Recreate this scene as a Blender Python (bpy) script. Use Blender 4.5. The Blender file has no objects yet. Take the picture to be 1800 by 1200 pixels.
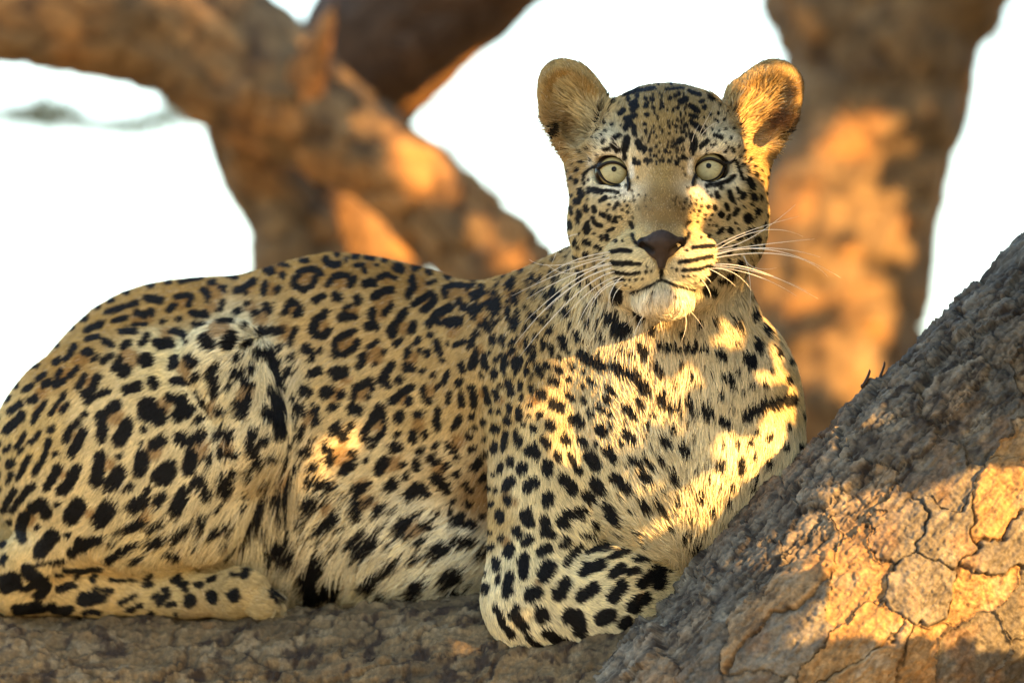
import bpy, math, random
import numpy as np
from mathutils import Vector, Matrix

rng = np.random.default_rng(7)
random.seed(7)
S = bpy.context.scene
COL = S.collection

# ---------------------------------------------------------------- camera, sky, sun, exposure
# Building frame: x right, y down, z towards the camera, in units of 1/1800 m, rotated by the camera's tilt.
U = 1.0 / 1800.0
TILT = math.radians(5.0)
DIST = 8.3333                      # camera to the leopard's eyes, metres
DPX = DIST * 1800.0
ORIGIN = np.array([0.0, 0.0, 2.75])
FWD = np.array([0.0, math.cos(TILT), math.sin(TILT)])
UP = np.array([0.0, -math.sin(TILT), math.cos(TILT)])
RIGHT = np.array([1.0, 0.0, 0.0])

def V(p):
    """building frame -> world, (N,3) or (3,)"""
    p = np.asarray(p, float)
    return ORIGIN + ((p[..., 0:1] - 900) * RIGHT - (p[..., 1:2] - 600) * UP - p[..., 2:3] * FWD) * U

def P(x, y, z):
    """a point seen at (x, y) that lies z in front of the eye plane -> building frame"""
    s = 1.0 - z / DPX
    return (900 + (x - 900) * s, 600 + (y - 600) * s, z)

def proj(p):
    s = 1.0 - p[:, 2] / DPX
    return 900 + (p[:, 0] - 900) / s, 600 + (p[:, 1] - 600) / s

cam_data = bpy.data.cameras.new('camera')
cam = bpy.data.objects.new('camera', cam_data)
COL.objects.link(cam)
cam.location = ORIGIN - FWD * DIST
cam.rotation_euler = (math.pi / 2 + TILT, 0, 0)
cam_data.lens = 300.0
cam_data.sensor_width = 36.0
cam_data.clip_start = 0.1
cam_data.clip_end = 3000.0
cam_data.dof.use_dof = True
cam_data.dof.focus_distance = DIST - 0.02
cam_data.dof.aperture_fstop = 3.4
cam_data.dof.aperture_blades = 9
S.camera = cam

# direction to the sun, in the building frame (x right, y down, z towards the camera)
LSUN = np.array([0.72, -0.30, 0.66]); LSUN /= np.linalg.norm(LSUN)
lw = LSUN[0] * RIGHT - LSUN[1] * UP - LSUN[2] * FWD
SUN_EL = math.asin(lw[2])
SUN_AZ = math.atan2(lw[0], lw[1])          # clockwise from +Y
world = bpy.data.worlds.new('World')
S.world = world
world.use_nodes = True
wn = world.node_tree
wn.nodes.clear()
w_out = wn.nodes.new('ShaderNodeOutputWorld')
w_bg = wn.nodes.new('ShaderNodeBackground')
w_sky = wn.nodes.new('ShaderNodeTexSky')
w_sky.sky_type = 'NISHITA'
w_sky.sun_disc = False
w_sky.sun_elevation = SUN_EL
w_sky.sun_rotation = SUN_AZ
w_sky.altitude = 0
w_sky.air_density = 1.0
w_sky.dust_density = 1.5
w_sky.ozone_density = 0.7
w_bg.inputs['Strength'].default_value = 0.15
wn.links.new(w_sky.outputs['Color'], w_bg.inputs['Color'])
wn.links.new(w_bg.outputs['Background'], w_out.inputs['Surface'])

sun_data = bpy.data.lights.new('sun', 'SUN')
sun_data.energy = 4.6
sun_data.angle = math.radians(0.6)
sun_data.color = (1.0, 0.55, 0.18)
sun = bpy.data.objects.new('sun', sun_data)
COL.objects.link(sun)
sun.rotation_euler = Vector((-lw[0], -lw[1], -lw[2])).to_track_quat('-Z', 'Y').to_euler()
sun.location = (6, -6, 8)

S.view_settings.view_transform = 'Standard'
S.view_settings.look = 'None'
S.view_settings.gamma = 1.0
S.view_settings.use_curve_mapping = False
S.view_settings.exposure = 2.4
S.render.engine = 'CYCLES'
S.cycles.use_denoising = True
S.cycles.max_bounces = 6
S.cycles.diffuse_bounces = 3
S.cycles.transparent_max_bounces = 6
S.cycles_curves.shape = 'RIBBONS'
S.cycles.sample_clamp_indirect = 6.0

# ---------------------------------------------------------------- helpers
def srgb(r, g, b):
    c = np.array([r, g, b], float) / 255.0
    return np.where(c <= 0.04045, c / 12.92, ((c + 0.055) / 1.055) ** 2.4)

def _hash(ix, iy, iz, seed):
    h = (ix.astype(np.int64) * 374761393 + iy.astype(np.int64) * 668265263 + iz.astype(np.int64) * 2147483647 + seed * 974634777) & 0xFFFFFFFF
    h = ((h ^ (h >> 13)) * 1274126177) & 0xFFFFFFFF
    h = ((h ^ (h >> 16)) * 2246822519) & 0xFFFFFFFF
    return ((h ^ (h >> 15)) & 0xFFFFFF) / float(0xFFFFFF)

def vnoise(p, scale, seed=0):
    """smooth value noise in -1..1 at points p (N,3), feature size scale"""
    q = np.asarray(p, float) / scale
    i = np.floor(q); f = q - i
    f = f * f * f * (f * (f * 6 - 15) + 10)
    i = i.astype(np.int64)
    r = 0.0
    for dx in (0, 1):
        wx = f[:, 0] if dx else 1 - f[:, 0]
        for dy in (0, 1):
            wy = f[:, 1] if dy else 1 - f[:, 1]
            for dz in (0, 1):
                wz = f[:, 2] if dz else 1 - f[:, 2]
                r = r + wx * wy * wz * _hash(i[:, 0] + dx, i[:, 1] + dy, i[:, 2] + dz, seed)
    return r * 2 - 1

def fbm(p, scale, octaves=4, seed=0, gain=0.5):
    r, a, t = 0.0, 1.0, 0.0
    for o in range(octaves):
        r = r + a * vnoise(p, scale / 2 ** o, seed + o * 17)
        t += a; a *= gain
    return r / t

def smooth(e0, e1, x):
    t = np.clip((x - e0) / (e1 - e0), 0, 1)
    return t * t * (3 - 2 * t)

def mesh_from(name, verts, faces, mat=None, parent=None, smooth_shade=True, cols=None, world_space=False):
    """verts in the building frame (or world), faces (M,3) or (M,4) array"""
    me = bpy.data.meshes.new(name)
    verts = np.asarray(verts, float)
    w = verts if world_space else V(verts)
    faces = np.asarray(faces, np.int32)
    n, k = faces.shape
    me.vertices.add(len(w)); me.vertices.foreach_set('co', w.astype(np.float32).ravel())
    me.loops.add(n * k); me.loops.foreach_set('vertex_index', faces.ravel())
    me.polygons.add(n)
    me.polygons.foreach_set('loop_start', np.arange(0, n * k, k, dtype=np.int32))
    me.polygons.foreach_set('loop_total', np.full(n, k, np.int32))
    if smooth_shade:
        me.polygons.foreach_set('use_smooth', np.ones(n, bool))
    me.update(calc_edges=True)
    if cols is not None:
        at = me.color_attributes.new('pigment', 'FLOAT_COLOR', 'POINT')
        c4 = np.ones((len(w), 4), np.float32); c4[:, :3] = cols
        at.data.foreach_set('color', c4.ravel())
    o = bpy.data.objects.new(name, me)
    COL.objects.link(o)
    if mat: me.materials.append(mat)
    if parent: o.parent = parent
    return o

def thing(name, label, cat, group=None):
    o = bpy.data.objects.new(name, None)
    COL.objects.link(o)
    o['label'] = label; o['category'] = cat
    if group: o['group'] = group
    return o

def new_mat(name):
    m = bpy.data.materials.new(name)
    m.use_nodes = True
    nt = m.node_tree
    return m, nt, nt.nodes['Principled BSDF']

def tube(path, radii, seg=8, close=True):
    """tapered tube through path (building frame); returns verts, quads"""
    path = np.asarray(path, float); radii = np.asarray(radii, float)
    n = len(path)
    t = np.gradient(path, axis=0); t /= np.linalg.norm(t, axis=1)[:, None]
    ref = np.array([0.3, 0.2, 1.0]) if abs(t[0][2]) < 0.8 else np.array([1.0, 0.1, 0.0])
    u = np.cross(t[0], ref); u /= np.linalg.norm(u)
    vs = []
    for i in range(n):
        u = u - t[i] * np.dot(u, t[i]); u /= np.linalg.norm(u)
        v = np.cross(t[i], u)
        a = np.linspace(0, 2 * np.pi, seg, endpoint=False)
        vs.append(path[i] + radii[i] * (np.cos(a)[:, None] * u + np.sin(a)[:, None] * v))
    vs = np.concatenate(vs)
    i, j = np.meshgrid(np.arange(n - 1), np.arange(seg), indexing='ij')
    j2 = (j + 1) % seg
    f = np.stack([i * seg + j, i * seg + j2, (i + 1) * seg + j2, (i + 1) * seg + j], -1).reshape(-1, 4)
    return vs, f[:, ::-1]

def spline(pts, n):
    """Catmull-Rom resample of rows"""
    pts = np.asarray(pts, float)
    p = np.vstack([2 * pts[0] - pts[1], pts, 2 * pts[-1] - pts[-2]])
    out = []
    for s in np.linspace(0, len(pts) - 1 - 1e-6, n):
        i = int(s); t = s - i
        a, b, c, d = p[i], p[i + 1], p[i + 2], p[i + 3]
        out.append(0.5 * (2 * b + (c - a) * t + (2 * a - 5 * b + 4 * c - d) * t * t + (3 * b - a - 3 * c + d) * t ** 3))
    return np.array(out)

# ---------------------------------------------------------------- detail settings
VOX = 5.5
FUR = 1.0
HAIRW = 1.0
TRUNK_N = (900, 620)
BOUGH_N = (760, 420)
LEAVES = 85000
BLACK_TXT = """
# face, forehead
1090 172 1120 161 1150 158 4;1103 176 5;1110 184 1118 180 5;1112 195 1118 187 6;1120 170 5;1135 175 4;1148 177 4;1136 187 6;1150 192 4;1163 182 1166 190 3;1178 175 4;1090 202 1096 196 5;1101 211 1117 205 5.5;1137 203 5;1101 226 1107 218 6.5;1115 224 1117 238 5;1133 220 4;1135 232 4;1076 221 3;1065 218 3;1080 245 1090 239 5;1060 252 1063 248 3;1064 264 1072 263 4;1078 257 1086 266 5.5;1103 245 1098 265 7;1098 265 1099 281 4;1122 252 1126 262 6.5;1134 262 1132 266 4.5;1143 266 4;1115 281 1115 288 4;1123 287 5;1135 283 4;1143 284 4.5;1149 275 3;1160 284 3;1166 284 3;1178 285 3.5;1190 287 5;1193 251 1198 247 6;1188 255 4;1170 267 4;1177 270 3;1159 268 3;1153 260 3;1181 260 3;1196 280 4;1201 274 1202 280 3.5;1199 234 4;1204 222 5;1188 224 4;1190 213 3;1214 216 1222 222 1230 230 1236 236 5;1216 240 1220 252 1218 262 6.5;1218 262 1217 272 3;1213 205 1224 208 4.5;1214 188 1226 197 5.5;1196 181 1205 176 6;1190 192 4;1231 180 3.5;1193 168 4;1238 190 5;1236 179 4;1232 258 1243 250 5;1250 257 1258 256 2.5;1255 240 1268 243 4;1274 267 3;1285 262 1288 268 3;1307 266 3;1306 290 3.5;1315 284 3;1240 225 3;1170 160 1200 158 3;1210 162 1230 168 3;1245 172 1255 180 3
# left eye and cheek
1047 294 1053 286 1068 281 1082 281 1094 287 1101 298 1104 312 1107 325 2.5;1047 293 1035 298 1030 303 1027 315 1028 322 2.5;1049 300 1053 310 1062 319 1075 325 1090 326 2.5;1102 326 4;1035 331 1045 330 1060 335 1075 335 1087 338 3.5;1040 334 1058 338 4;1057 352 1066 347 4.5;1082 347 3;1074 348 2.5;1090 344 2;1097 342 2;1072 358 3;1080 366 1087 356 3.5;1092 360 2.5;1095 368 2.5;1098 353 2.5;1103 361 2.5;1107 352 2;1105 372 3;1113 345 2;1123 342 2;1116 352 1.8;1060 377 1064 378 5.5;1073 380 1072 385 4.5;1084 382 1080 390 3.5;1090 380 2.5;1094 384 2;1086 390 2.5;1045 363 1046 371 4;1032 362 1033 369 4.5;1016 352 1019 353 6.5;1022 335 1025 343 6;1013 320 1016 315 4.5;1006 312 4;1017 297 4;1025 285 3;1035 315 2.5;1007 342 4;1000 348 4;1006 362 1009 374 3.5;1020 370 1021 378 5;1017 384 1018 389 4;1003 390 1004 398 4.5;1036 350 2.5;1043 382 1047 391 4;1033 393 1033 407 5;1031 399 1035 401 6;1050 393 1060 396 4;1108 392 1112 399 4
# right eye and cheek
1226 305 1226 292 1235 281 1247 275 1260 277 1272 286 2.5;1226 305 1234 315 1247 319 1260 316 1270 307 1274 298 1272 286 2.5;1224 307 1219 322 4;1242 326 1255 324 1270 321 1283 316 1290 309 4;1272 284 1282 286 1290 282 1296 288 1298 298 1302 305 1304 315 3;1266 330 4.5;1258 338 1261 346 4.5;1249 343 3.5;1242 336 2.5;1280 336 1283 346 1287 351 4.5;1291 357 2.5;1295 332 1296 338 3.5;1304 341 1304 346 5.5;1315 316 1320 328 6;1315 335 3;1320 344 1324 349 6;1319 358 4;1275 359 1278 367 4;1265 375 1268 377 5.5;1290 376 1295 368 4.5;1278 384 1281 378 3.5;1311 380 1313 385 8;1328 368 1329 374 4.5;1335 370 2.5;1334 342 1335 350 3;1342 390 3;1327 305 1329 309 3;1337 317 2.5;1306 363 2;1234 349 3;1224 351 2.5;1215 344 2;1222 358 2.5;1232 362 3;1243 362 1245 365 3.5;1254 362 1256 367 4;1214 357 2;1219 369 2.5;1228 370 3;1238 377 3;1251 377 3;1226 379 2;1238 385 2.5;1247 387 2.5;1211 362 2;1213 373 2;1205 351 2;1203 357 2;1244 395 2;1251 396 2;1229 342 2;1220 338 1.8;1208 393 1213 390 3;1205 397 2
# muzzle
1076 441 1092 439 1110 442 4.2;1084 423 3.5;1096 423 2.5;1078 422 2;1077 461 1095 463 1112 462 5;1112 462 1127 463 3;1080 477 1095 480 1110 480 1125 478 3.3;1136 476 3.5;1145 475 2.5;1138 467 2;1085 490 1098 491 3.5;1109 491 3.5;1119 491 2.5;1130 489 2;1111 503 2.5;1102 500 2;1207 440 2.5;1217 435 1230 433 1240 432 1252 431 3.8;1245 415 4.5;1231 417 3;1193 460 1210 458 1230 454 1250 450 3.8;1199 474 1215 473 1232 471 1248 466 3.2;1188 473 3;1180 470 2;1209 485 2.5;1200 485 2.5;1219 484 2.5;1219 495 2;1230 492 3;1110 514 1130 508 1150 498 1163 493 1178 498 1195 504 1218 508 2.8;1163 472 1163 492 3;1148 515 2.5;1185 518 2.5;1142 527 2;1178 512 2;1111 412 1115 422 1122 431 3.5;1211 410 1206 420 1198 428 3.5
1260 466 1250 475 5;1255 480 1245 490 1238 500 5.5;1255 510 1240 512 6;1275 490 1285 485 6.5;1265 492 5.5;1282 403 1284 406 5.5;1297 401 3;1311 412 1322 403 6;1295 418 1300 416 4.5;1332 417 5;1268 402 1262 408 4.5;1258 396 3;1270 430 5;1290 432 5;1300 462 6;1292 474 6;1280 457 3;1320 430 4;1320 438 4;1322 525 6;1322 553 1325 560 7
# left cheek, side of the neck
1003 388 1004 396 4;1013 426 1014 420 4.5;1030 423 1038 428 5;1050 432 1058 437 4;1058 415 1060 418 4;1070 406 1080 401 3;1068 414 1069 420 4;1030 444 1033 447 4.5;1012 448 1016 452 3.5;990 440 4;978 428 4;975 455 4;996 453 3.5;1018 433 4;985 420 4;973 476 5;1000 477 4;1018 475 1025 480 5;975 510 983 518 7;1020 490 1020 502 5;1000 518 6;1045 503 5;1085 510 1087 522 9;1050 532 5;990 551 1000 546 7;1036 568 6;1068 559 1080 570 8;1120 550 1128 562 8;1047 548 4;1083 550 4
# rump and loin
190 548 245 532 4;262 525 285 528 6;245 550 255 552 6;268 548 6;203 563 225 558 4;155 578 182 568 5;215 580 240 582 5;235 572 260 569 4;158 596 178 592 4;185 600 198 605 5;153 620 162 617 6;128 618 135 608 5;118 630 128 622 4;99 637 106 632 5;218 610 228 602 5;250 605 263 592 5;283 606 293 604 8.5;163 632 175 625 3;184 633 198 625 5;205 648 215 630 6;217 654 225 648 9;257 634 261 633 10.5;125 660 138 645 4;102 660 110 650 4;98 675 115 668 6;80 675 90 670 5;70 665 80 657 5;45 685 60 675 4;140 680 150 660 5;150 692 165 680 175 662 6;225 683 245 678 7.5;270 668 275 676 7;155 705 165 697 190 685 5;55 703 65 697 6;20 722 38 707 5;62 730 80 705 4;105 703 115 692 4;92 725 100 712 4;113 720 122 708 5;200 715 208 710 8;178 731 185 726 8;258 710 265 712 12;278 725 283 732 11;40 732 42 727 5
# haunch
320 497 360 490 3;397 481 415 487 5;440 475 447 470 4;360 510 368 520 6;368 530 4;372 498 380 497 4;394 506 398 508 5;393 532 5;390 545 5;310 522 340 520 335 535 4;302 543 307 538 6;340 550 365 553 6;418 510 430 505 450 493 5;420 508 435 512 5;475 473 478 475 8;500 483 7;495 463 510 467 3;465 515 470 498 5;490 510 492 506 5;437 533 5;450 548 455 552 5;473 540 475 545 7;502 550 510 535 518 527 528 535 530 550 520 553 5;345 570 360 570 4.5;392 565 410 565 5;305 583 315 583 325 592 328 597 5;280 605 298 605 7.5;365 598 370 605 10.5;402 607 410 595 9.5;455 585 495 580 7;517 588 520 580 5;512 605 4;303 643 306 632 7.5;336 628 343 635 8.5;305 670 330 672 7;372 655 378 645 8;378 665 378 690 7.5;415 655 425 665 438 678 8;452 622 468 620 482 648 488 670 495 685 8.5;473 690 485 712 488 735 8;465 720 475 735 7;415 705 425 730 7;435 700 428 725 6;300 697 315 705 7;322 715 330 725 8;310 732 7;345 692 352 700 363 720 368 730 6;385 718 392 722 6
12 755 22 745 35 735 42 725 6;60 740 68 728 4;30 785 45 762 4;10 790 20 778 3;35 795 42 785 3;55 775 72 758 4;62 828 78 805 5.5;78 805 90 770 4.5;118 770 125 755 140 738 5;128 795 137 778 148 758 7.5;15 845 22 830 4;33 838 42 822 55 798 4;85 855 95 835 103 820 7;110 860 125 845 135 822 8;5 895 15 878 28 858 5;22 895 45 865 58 852 5;170 845 178 800 10;195 850 212 830 11;180 768 183 735 8.5;212 772 225 745 11;248 825 252 800 11;280 774 285 771 8.5;250 778 3;290 840 300 820 12;265 725 280 735 10;60 890 75 885 82 900 10;45 905 35 930 38 945 8;128 905 142 885 13;178 910 190 890 13;70 968 95 940 11;125 970 150 950 175 945 8;145 955 12;235 890 250 880 11;275 885 285 870 8;213 930 230 925 250 915 7;260 930 285 915 5;190 980 215 965 238 952 6;260 955 285 945 7;230 985 250 975 3;5 985 12 975 4;15 1022 22 1020 16;50 1000 70 1020 78 1030 11;110 1000 140 1003 175 998 4;65 990 110 985 3;105 1035 125 1028 6;145 1052 165 1048 10;175 1035 195 1037 3;32 1070 70 1065 9;92 1070 120 1070 6.5;145 1075 172 1075 3.5;195 1018 235 1018 3;210 1058 235 1045 3.5;220 1072 245 1062 3.5;278 1058 292 1045 5
253 725 285 735 9;310 730 330 725 8;272 778 282 775 9;280 835 298 820 12;318 768 330 775 10;346 765 351 772 7;380 770 8;395 757 403 765 8.5;390 795 412 800 8;337 800 333 822 11;365 806 366 811 8;440 775 450 800 453 812 8;445 760 8;485 725 490 760 9;345 850 352 840 360 870 9;385 838 6;392 862 395 853 11;435 832 7;308 895 322 865 10;345 930 352 905 6;365 935 378 928 6;305 940 325 925 7;295 970 307 972 7;440 935 450 915 465 880 8;485 890 490 870 7;500 880 505 850 6;500 815 6;480 965 505 970 14;505 945 7;400 980 405 960 4;425 1010 432 995 6;305 1020 312 1015 6;323 1033 6;330 1052 331 1056 9;372 1046 372 1050 8;403 1045 5;282 1052 290 1048 5;262 1078 5;305 1079 3;480 1040 495 1030 10;540 1000 550 1035 14
# flank
533 458 545 459 4;575 455 582 465 600 466 5;612 457 4;628 467 640 466 4;645 477 5;648 453 660 455 4;680 458 5;665 468 3;518 500 530 478 550 473 567 480 5;522 502 537 510 550 503 557 490 5;580 500 590 487 605 483 615 488 5;618 500 625 490 5;555 527 568 520 5.5;594 520 598 522 7;630 524 631 528 7;645 498 660 498 6;668 488 685 482 698 490 4;602 558 612 540 615 537 5;602 560 625 555 5;570 555 560 560 552 575 557 588 570 590 580 580 6;575 548 6;660 522 675 512 690 510 6;658 545 655 560 6;650 573 662 572 7;690 535 680 550 5;590 622 592 600 605 588 625 582 5;592 622 612 622 625 610 630 600 5;540 612 548 618 8;548 628 6;565 617 5;650 608 665 598 4;635 640 640 625 6.5;675 618 5;660 640 5;510 600 520 583 4;513 630 7;550 655 563 650 7.5;590 652 608 650 8;688 580 695 575 6;697 602 5;680 655 690 640 5
700 470 708 475 6;757 478 6;780 465 795 472 6;790 487 6;830 485 7;727 490 730 505 720 520 6;755 500 770 495 3;688 510 5;730 535 745 525 760 518 768 525 760 535 745 545 5;785 507 785 520 5;790 503 815 502 4;825 505 5;840 518 850 512 7;705 560 715 548 6;692 585 697 570 7;725 580 730 570 6;697 605 705 598 5;755 570 770 550 795 538 6;760 588 5;790 565 810 562 8;775 565 5;810 530 825 545 845 540 6;865 535 872 545 8;880 560 4;770 600 775 620 5;788 602 4;778 630 4;800 605 820 598 4;835 590 832 605 4;838 580 845 585 3;855 570 862 575 6;868 590 868 600 6;732 603 738 595 5;715 625 720 615 5;717 645 725 645 7;752 620 6;740 615 4;744 650 5;764 657 5;685 650 690 640 6;680 672 7;782 670 787 655 5;812 640 815 650 5;833 640 836 630 6;690 705 705 690 725 680 6;722 700 720 708 5;747 680 750 695 757 705 5;770 680 5;830 680 833 690 835 710 6;855 680 860 705 5;872 685 875 695 6;790 705 792 690 4;810 690 815 710 4;853 620 855 640 5;885 645 890 625 5;870 650 5;900 500 8;905 490 5;910 530 908 515 4;893 540 895 555 4;905 575 910 565 6;885 590 5;935 555 940 558 7;950 540 4;920 475 6;945 495 5;955 465 4;940 460 4;925 600 930 615 940 623 5;888 635 890 630 6;910 640 912 630 8;905 612 5
678 665 683 675 6;668 715 672 720 7;642 760 650 745 665 725 672 715 675 735 6;645 770 662 772 675 760 5;677 750 4;655 785 5;702 735 705 728 8;735 728 742 725 6;728 760 727 770 7;748 762 6;772 720 770 750 6;805 740 808 735 6;798 750 5;825 765 6;835 750 4;788 780 800 790 5;805 800 5;693 785 702 785 8;668 825 678 808 8;708 815 6;685 855 692 848 9;733 810 733 820 7;762 802 767 808 7;785 817 5;770 838 785 855 10;720 870 730 860 745 865 9;735 855 8;835 820 843 810 7;820 850 830 860 5;538 686 541 688 9;592 660 606 655 8;575 690 580 685 9;590 712 585 715 6;628 680 640 675 652 670 655 680 6;622 700 626 690 5;622 718 630 720 9;648 695 5;672 668 682 655 7;697 700 6;525 715 530 725 8;553 715 557 740 7;515 700 6;528 765 532 755 7;550 770 5;537 795 543 790 9;590 755 595 750 9;607 765 8;573 785 580 795 582 810 8;620 795 625 800 6;610 820 620 815 7;605 830 5;545 845 555 850 575 855 9;505 855 510 840 5;500 800 5
545 880 546 890 10;560 925 580 915 588 905 10;625 860 640 855 9;622 880 628 910 9;660 900 668 890 7;700 930 710 915 10;745 925 755 925 8;715 945 6;795 915 810 905 6;795 918 830 922 7;790 900 5;615 955 640 960 660 948 9;630 975 635 965 8;760 970 775 960 11;800 948 822 952 9;842 970 9;724 982 733 975 6;540 1005 560 985 13;555 1020 585 1025 14;645 1020 660 1010 9;680 1000 690 985 8;670 1035 7;720 1035 738 1020 9;780 1015 800 1005 11;790 1042 805 1040 9;826 1020 4;487 1050 8;610 1075 625 1065 5
# shoulder and fore limb
850 505 5;868 530 880 535 7;965 585 970 575 5;955 605 957 600 5;955 565 4;972 620 4;967 605 970 615 4;982 625 985 628 4;990 600 988 590 992 605 6;1000 617 4;960 640 963 642 5;978 645 985 652 5;1000 637 3;1007 645 5;926 648 926 652 6;945 645 952 655 6;895 670 900 690 6;882 675 5;917 670 916 680 5;918 695 5;935 675 934 685 4.5;950 688 954 692 8.5;932 710 4.5;968 665 980 672 5.5;1000 665 6;1035 665 1043 675 4;1025 677 4;997 690 1007 698 5;1025 698 1030 703 4.5;1065 700 1070 705 5;1070 680 1073 685 5;1053 712 1060 718 4;1015 585 1020 592 8;1055 592 1060 597 6;995 550 6;1022 618 1040 632 1060 642 9;872 749 872 752 8.5;850 740 6;865 720 5;878 720 4;895 710 896 720 4.5;893 738 892 735 7;912 730 913 718 5.5;920 743 4.5;930 730 4.5;948 728 950 726 6;938 750 940 755 7;967 745 970 748 8;972 706 986 714 8;1010 733 1020 740 9;1037 722 1042 726 5;1055 752 1060 760 8.5;887 785 890 760 6;870 790 870 780 6;855 795 6;908 758 910 770 5;915 770 913 778 7;957 770 962 778 8;993 769 995 773 9;1022 772 1027 777 7;1047 778 4;930 790 938 785 942 797 8;897 805 898 812 6;880 825 882 815 5;868 830 4;918 820 918 824 9.5;962 815 963 827 9.5;978 797 982 805 6;1002 800 1008 812 6.5;1012 820 1018 826 6.5;1037 800 1050 815 10;1068 788 1078 800 7;890 855 900 843 8;895 880 893 875 7;858 855 6;872 860 4;878 900 880 910 7;928 855 938 845 10;963 870 961 880 9;990 840 1000 850 1005 862 10.5;1045 845 1055 858 10;1032 868 1040 878 10;925 900 930 915 10;957 912 960 922 8;985 915 1000 905 1020 898 10;990 920 11;1045 922 7;1070 890 1075 905 8;908 930 912 938 7.5;922 952 932 945 7;881 945 6;893 972 898 960 8;955 935 970 938 8;952 967 962 962 9;985 955 995 948 6;995 988 1005 975 1015 962 7.5;1020 940 1040 941 4.5;872 985 874 995 7;876 1020 878 1010 4;855 1005 4;855 1035 857 1025 6;918 985 923 975 7;922 985 920 1010 8;955 1010 965 995 12;890 1040 897 1010 8;900 1035 5;932 1043 940 1040 12;950 1074 951 1080 12;980 1045 985 1035 993 1022 11;1030 998 1055 993 8.5;1025 1005 8;1020 1048 1030 1040 1042 1033 10;900 1075 910 1085 922 1100 7.5;908 1065 6;872 1065 880 1080 885 1095 900 1112 6;1000 1080 1012 1082 1018 1105 12.5;995 1088 8;1058 1085 1068 1082 13;928 1117 945 1132 955 1142 5;918 1135 930 1142 4;960 1110 975 1120 1000 1130 8.5;1030 1125 1045 1138 9;990 1152 1010 1152 4;1035 970 1055 965 1075 960 5.5;1070 980 5;1075 978 1095 970 6;1113 985 1130 982 5;1040 952 1070 950 2;1075 1010 1090 998 8;1100 1008 1117 1003 6;1125 1025 1140 1013 1160 1010 9;1150 1028 1160 1025 9;1145 996 1160 998 1180 1004 3;1075 1048 1090 1030 10.5;1108 1065 1120 1055 1132 1050 10;1118 1070 7;1092 1095 1100 1088 1105 1110 8;1065 1120 1080 1135 8
# chest
1088 585 1100 582 10;1093 592 6;1147 585 6;1095 618 1112 628 4;1128 612 1133 625 7;1160 607 1180 613 1200 613 1225 610 1240 614 4.8;1080 645 1105 655 1125 670 1135 685 8.5;1150 648 1162 655 5;1155 640 4;1135 655 3;1150 668 2.5;1162 695 1165 705 8;1172 712 1180 722 6;1183 675 4;1215 660 1217 670 4;1230 682 3;1120 700 1128 712 4;1100 715 1115 728 6;1148 728 5;1138 745 4.5;1070 682 1080 690 4;1068 698 1072 702 4.5;1050 712 1065 720 4.5;1075 728 4;1073 746 4.5;1098 740 3;1100 760 1113 772 7;1208 705 1212 715 6;1220 725 6;1210 745 4;1190 715 1197 725 3;1180 752 1185 756 4;1133 765 5;1168 772 1174 778 7;1218 770 4;1262 618 1268 628 6;1293 568 1297 580 5;1228 578 5;1343 578 1350 590 4;1330 603 1333 615 6;1315 630 1320 640 9.5;1297 655 4;1365 617 1366 622 4;1355 650 4;1382 663 1386 670 4;1343 675 5;1322 677 4;1272 665 4;1282 660 1287 680 4.5;1305 690 4;1262 690 1267 697 4;1250 662 3;1240 720 1245 728 9.5;1310 730 1325 722 1340 712 8.5;1358 708 1375 703 1390 700 9.5;1270 735 1278 748 6;1287 718 4;1375 585 3;1380 600 3;1065 788 1080 805 7;1093 778 5;1045 778 3;1110 805 1125 815 6.5;1100 818 3;1130 830 1140 842 7.5;1080 835 1090 845 1105 855 8.5;1133 800 1150 822 4;1148 790 3;1160 805 1167 812 4.5;1200 785 1205 795 7;1222 825 4.5;1183 832 1188 848 5;1210 855 4;1232 870 1228 878 5;1168 860 5;1130 880 1140 895 6;1112 895 4;1158 882 1168 898 5;1187 895 3;1090 872 5;1065 885 1085 912 7;1200 942 1212 937 4;1215 960 1225 955 5;1120 930 3;1263 812 1264 818 7;1303 815 1303 819 8;1319 775 5;1272 780 3;1351 766 6;1351 812 7;1284 853 4;1249 897 6;1278 882 5;1263 856 3;1231 871 5;1380 783 5;1319 859 5;1240 815 4;1193 707 5
# backs of the ears
972 222 974 242 5;1388 230 1386 250 4
"""
TAN_TXT = """
228 630 10;117 655 6;157 668 6;205 727 7;105 714 4;70 715 4;380 512 8;375 540 5;322 528 7;440 505 4;495 472 5;478 508 6;445 540 6;517 542 6;295 590 6;385 580 395 577 7;503 580 6;325 645 9;430 690 7;290 712 7;375 712 5;40 770 3;133 765 3;113 830 4;195 815 5;205 735 6;272 790 8;50 908 8;162 900 5;255 905 6;353 788 7;400 783 6;500 840 5;652 465 4;545 490 9;605 495 7;680 490 4;622 545 6;568 575 7;675 535 10;668 550 7;610 605 9;660 625 9;503 592 5;750 530 5;710 575 6;775 558 6;724 628 6;710 700 6;758 685 5;665 745 7;740 745 6;805 775 7;692 815 8;775 820 6;595 690 7;610 665 5;638 690 7;543 735 6;605 772 5;600 800 10;495 845 4;570 890 7;648 880 7;728 932 7;745 245 3;245 560 260 560 5;140 635 150 630 5;75 690 5;30 740 4;820 512 6;860 520 5;850 560 5;800 580 6;845 615 5;900 620 5;920 600 4;880 700 4;850 690 4;905 880 4;890 950 4;945 1020 3;1020 625 1050 630 4;940 700 5;905 520 6;740 500 8;800 515 6;720 470 6;460 560 8;640 850 6;890 870 4
"""
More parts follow.
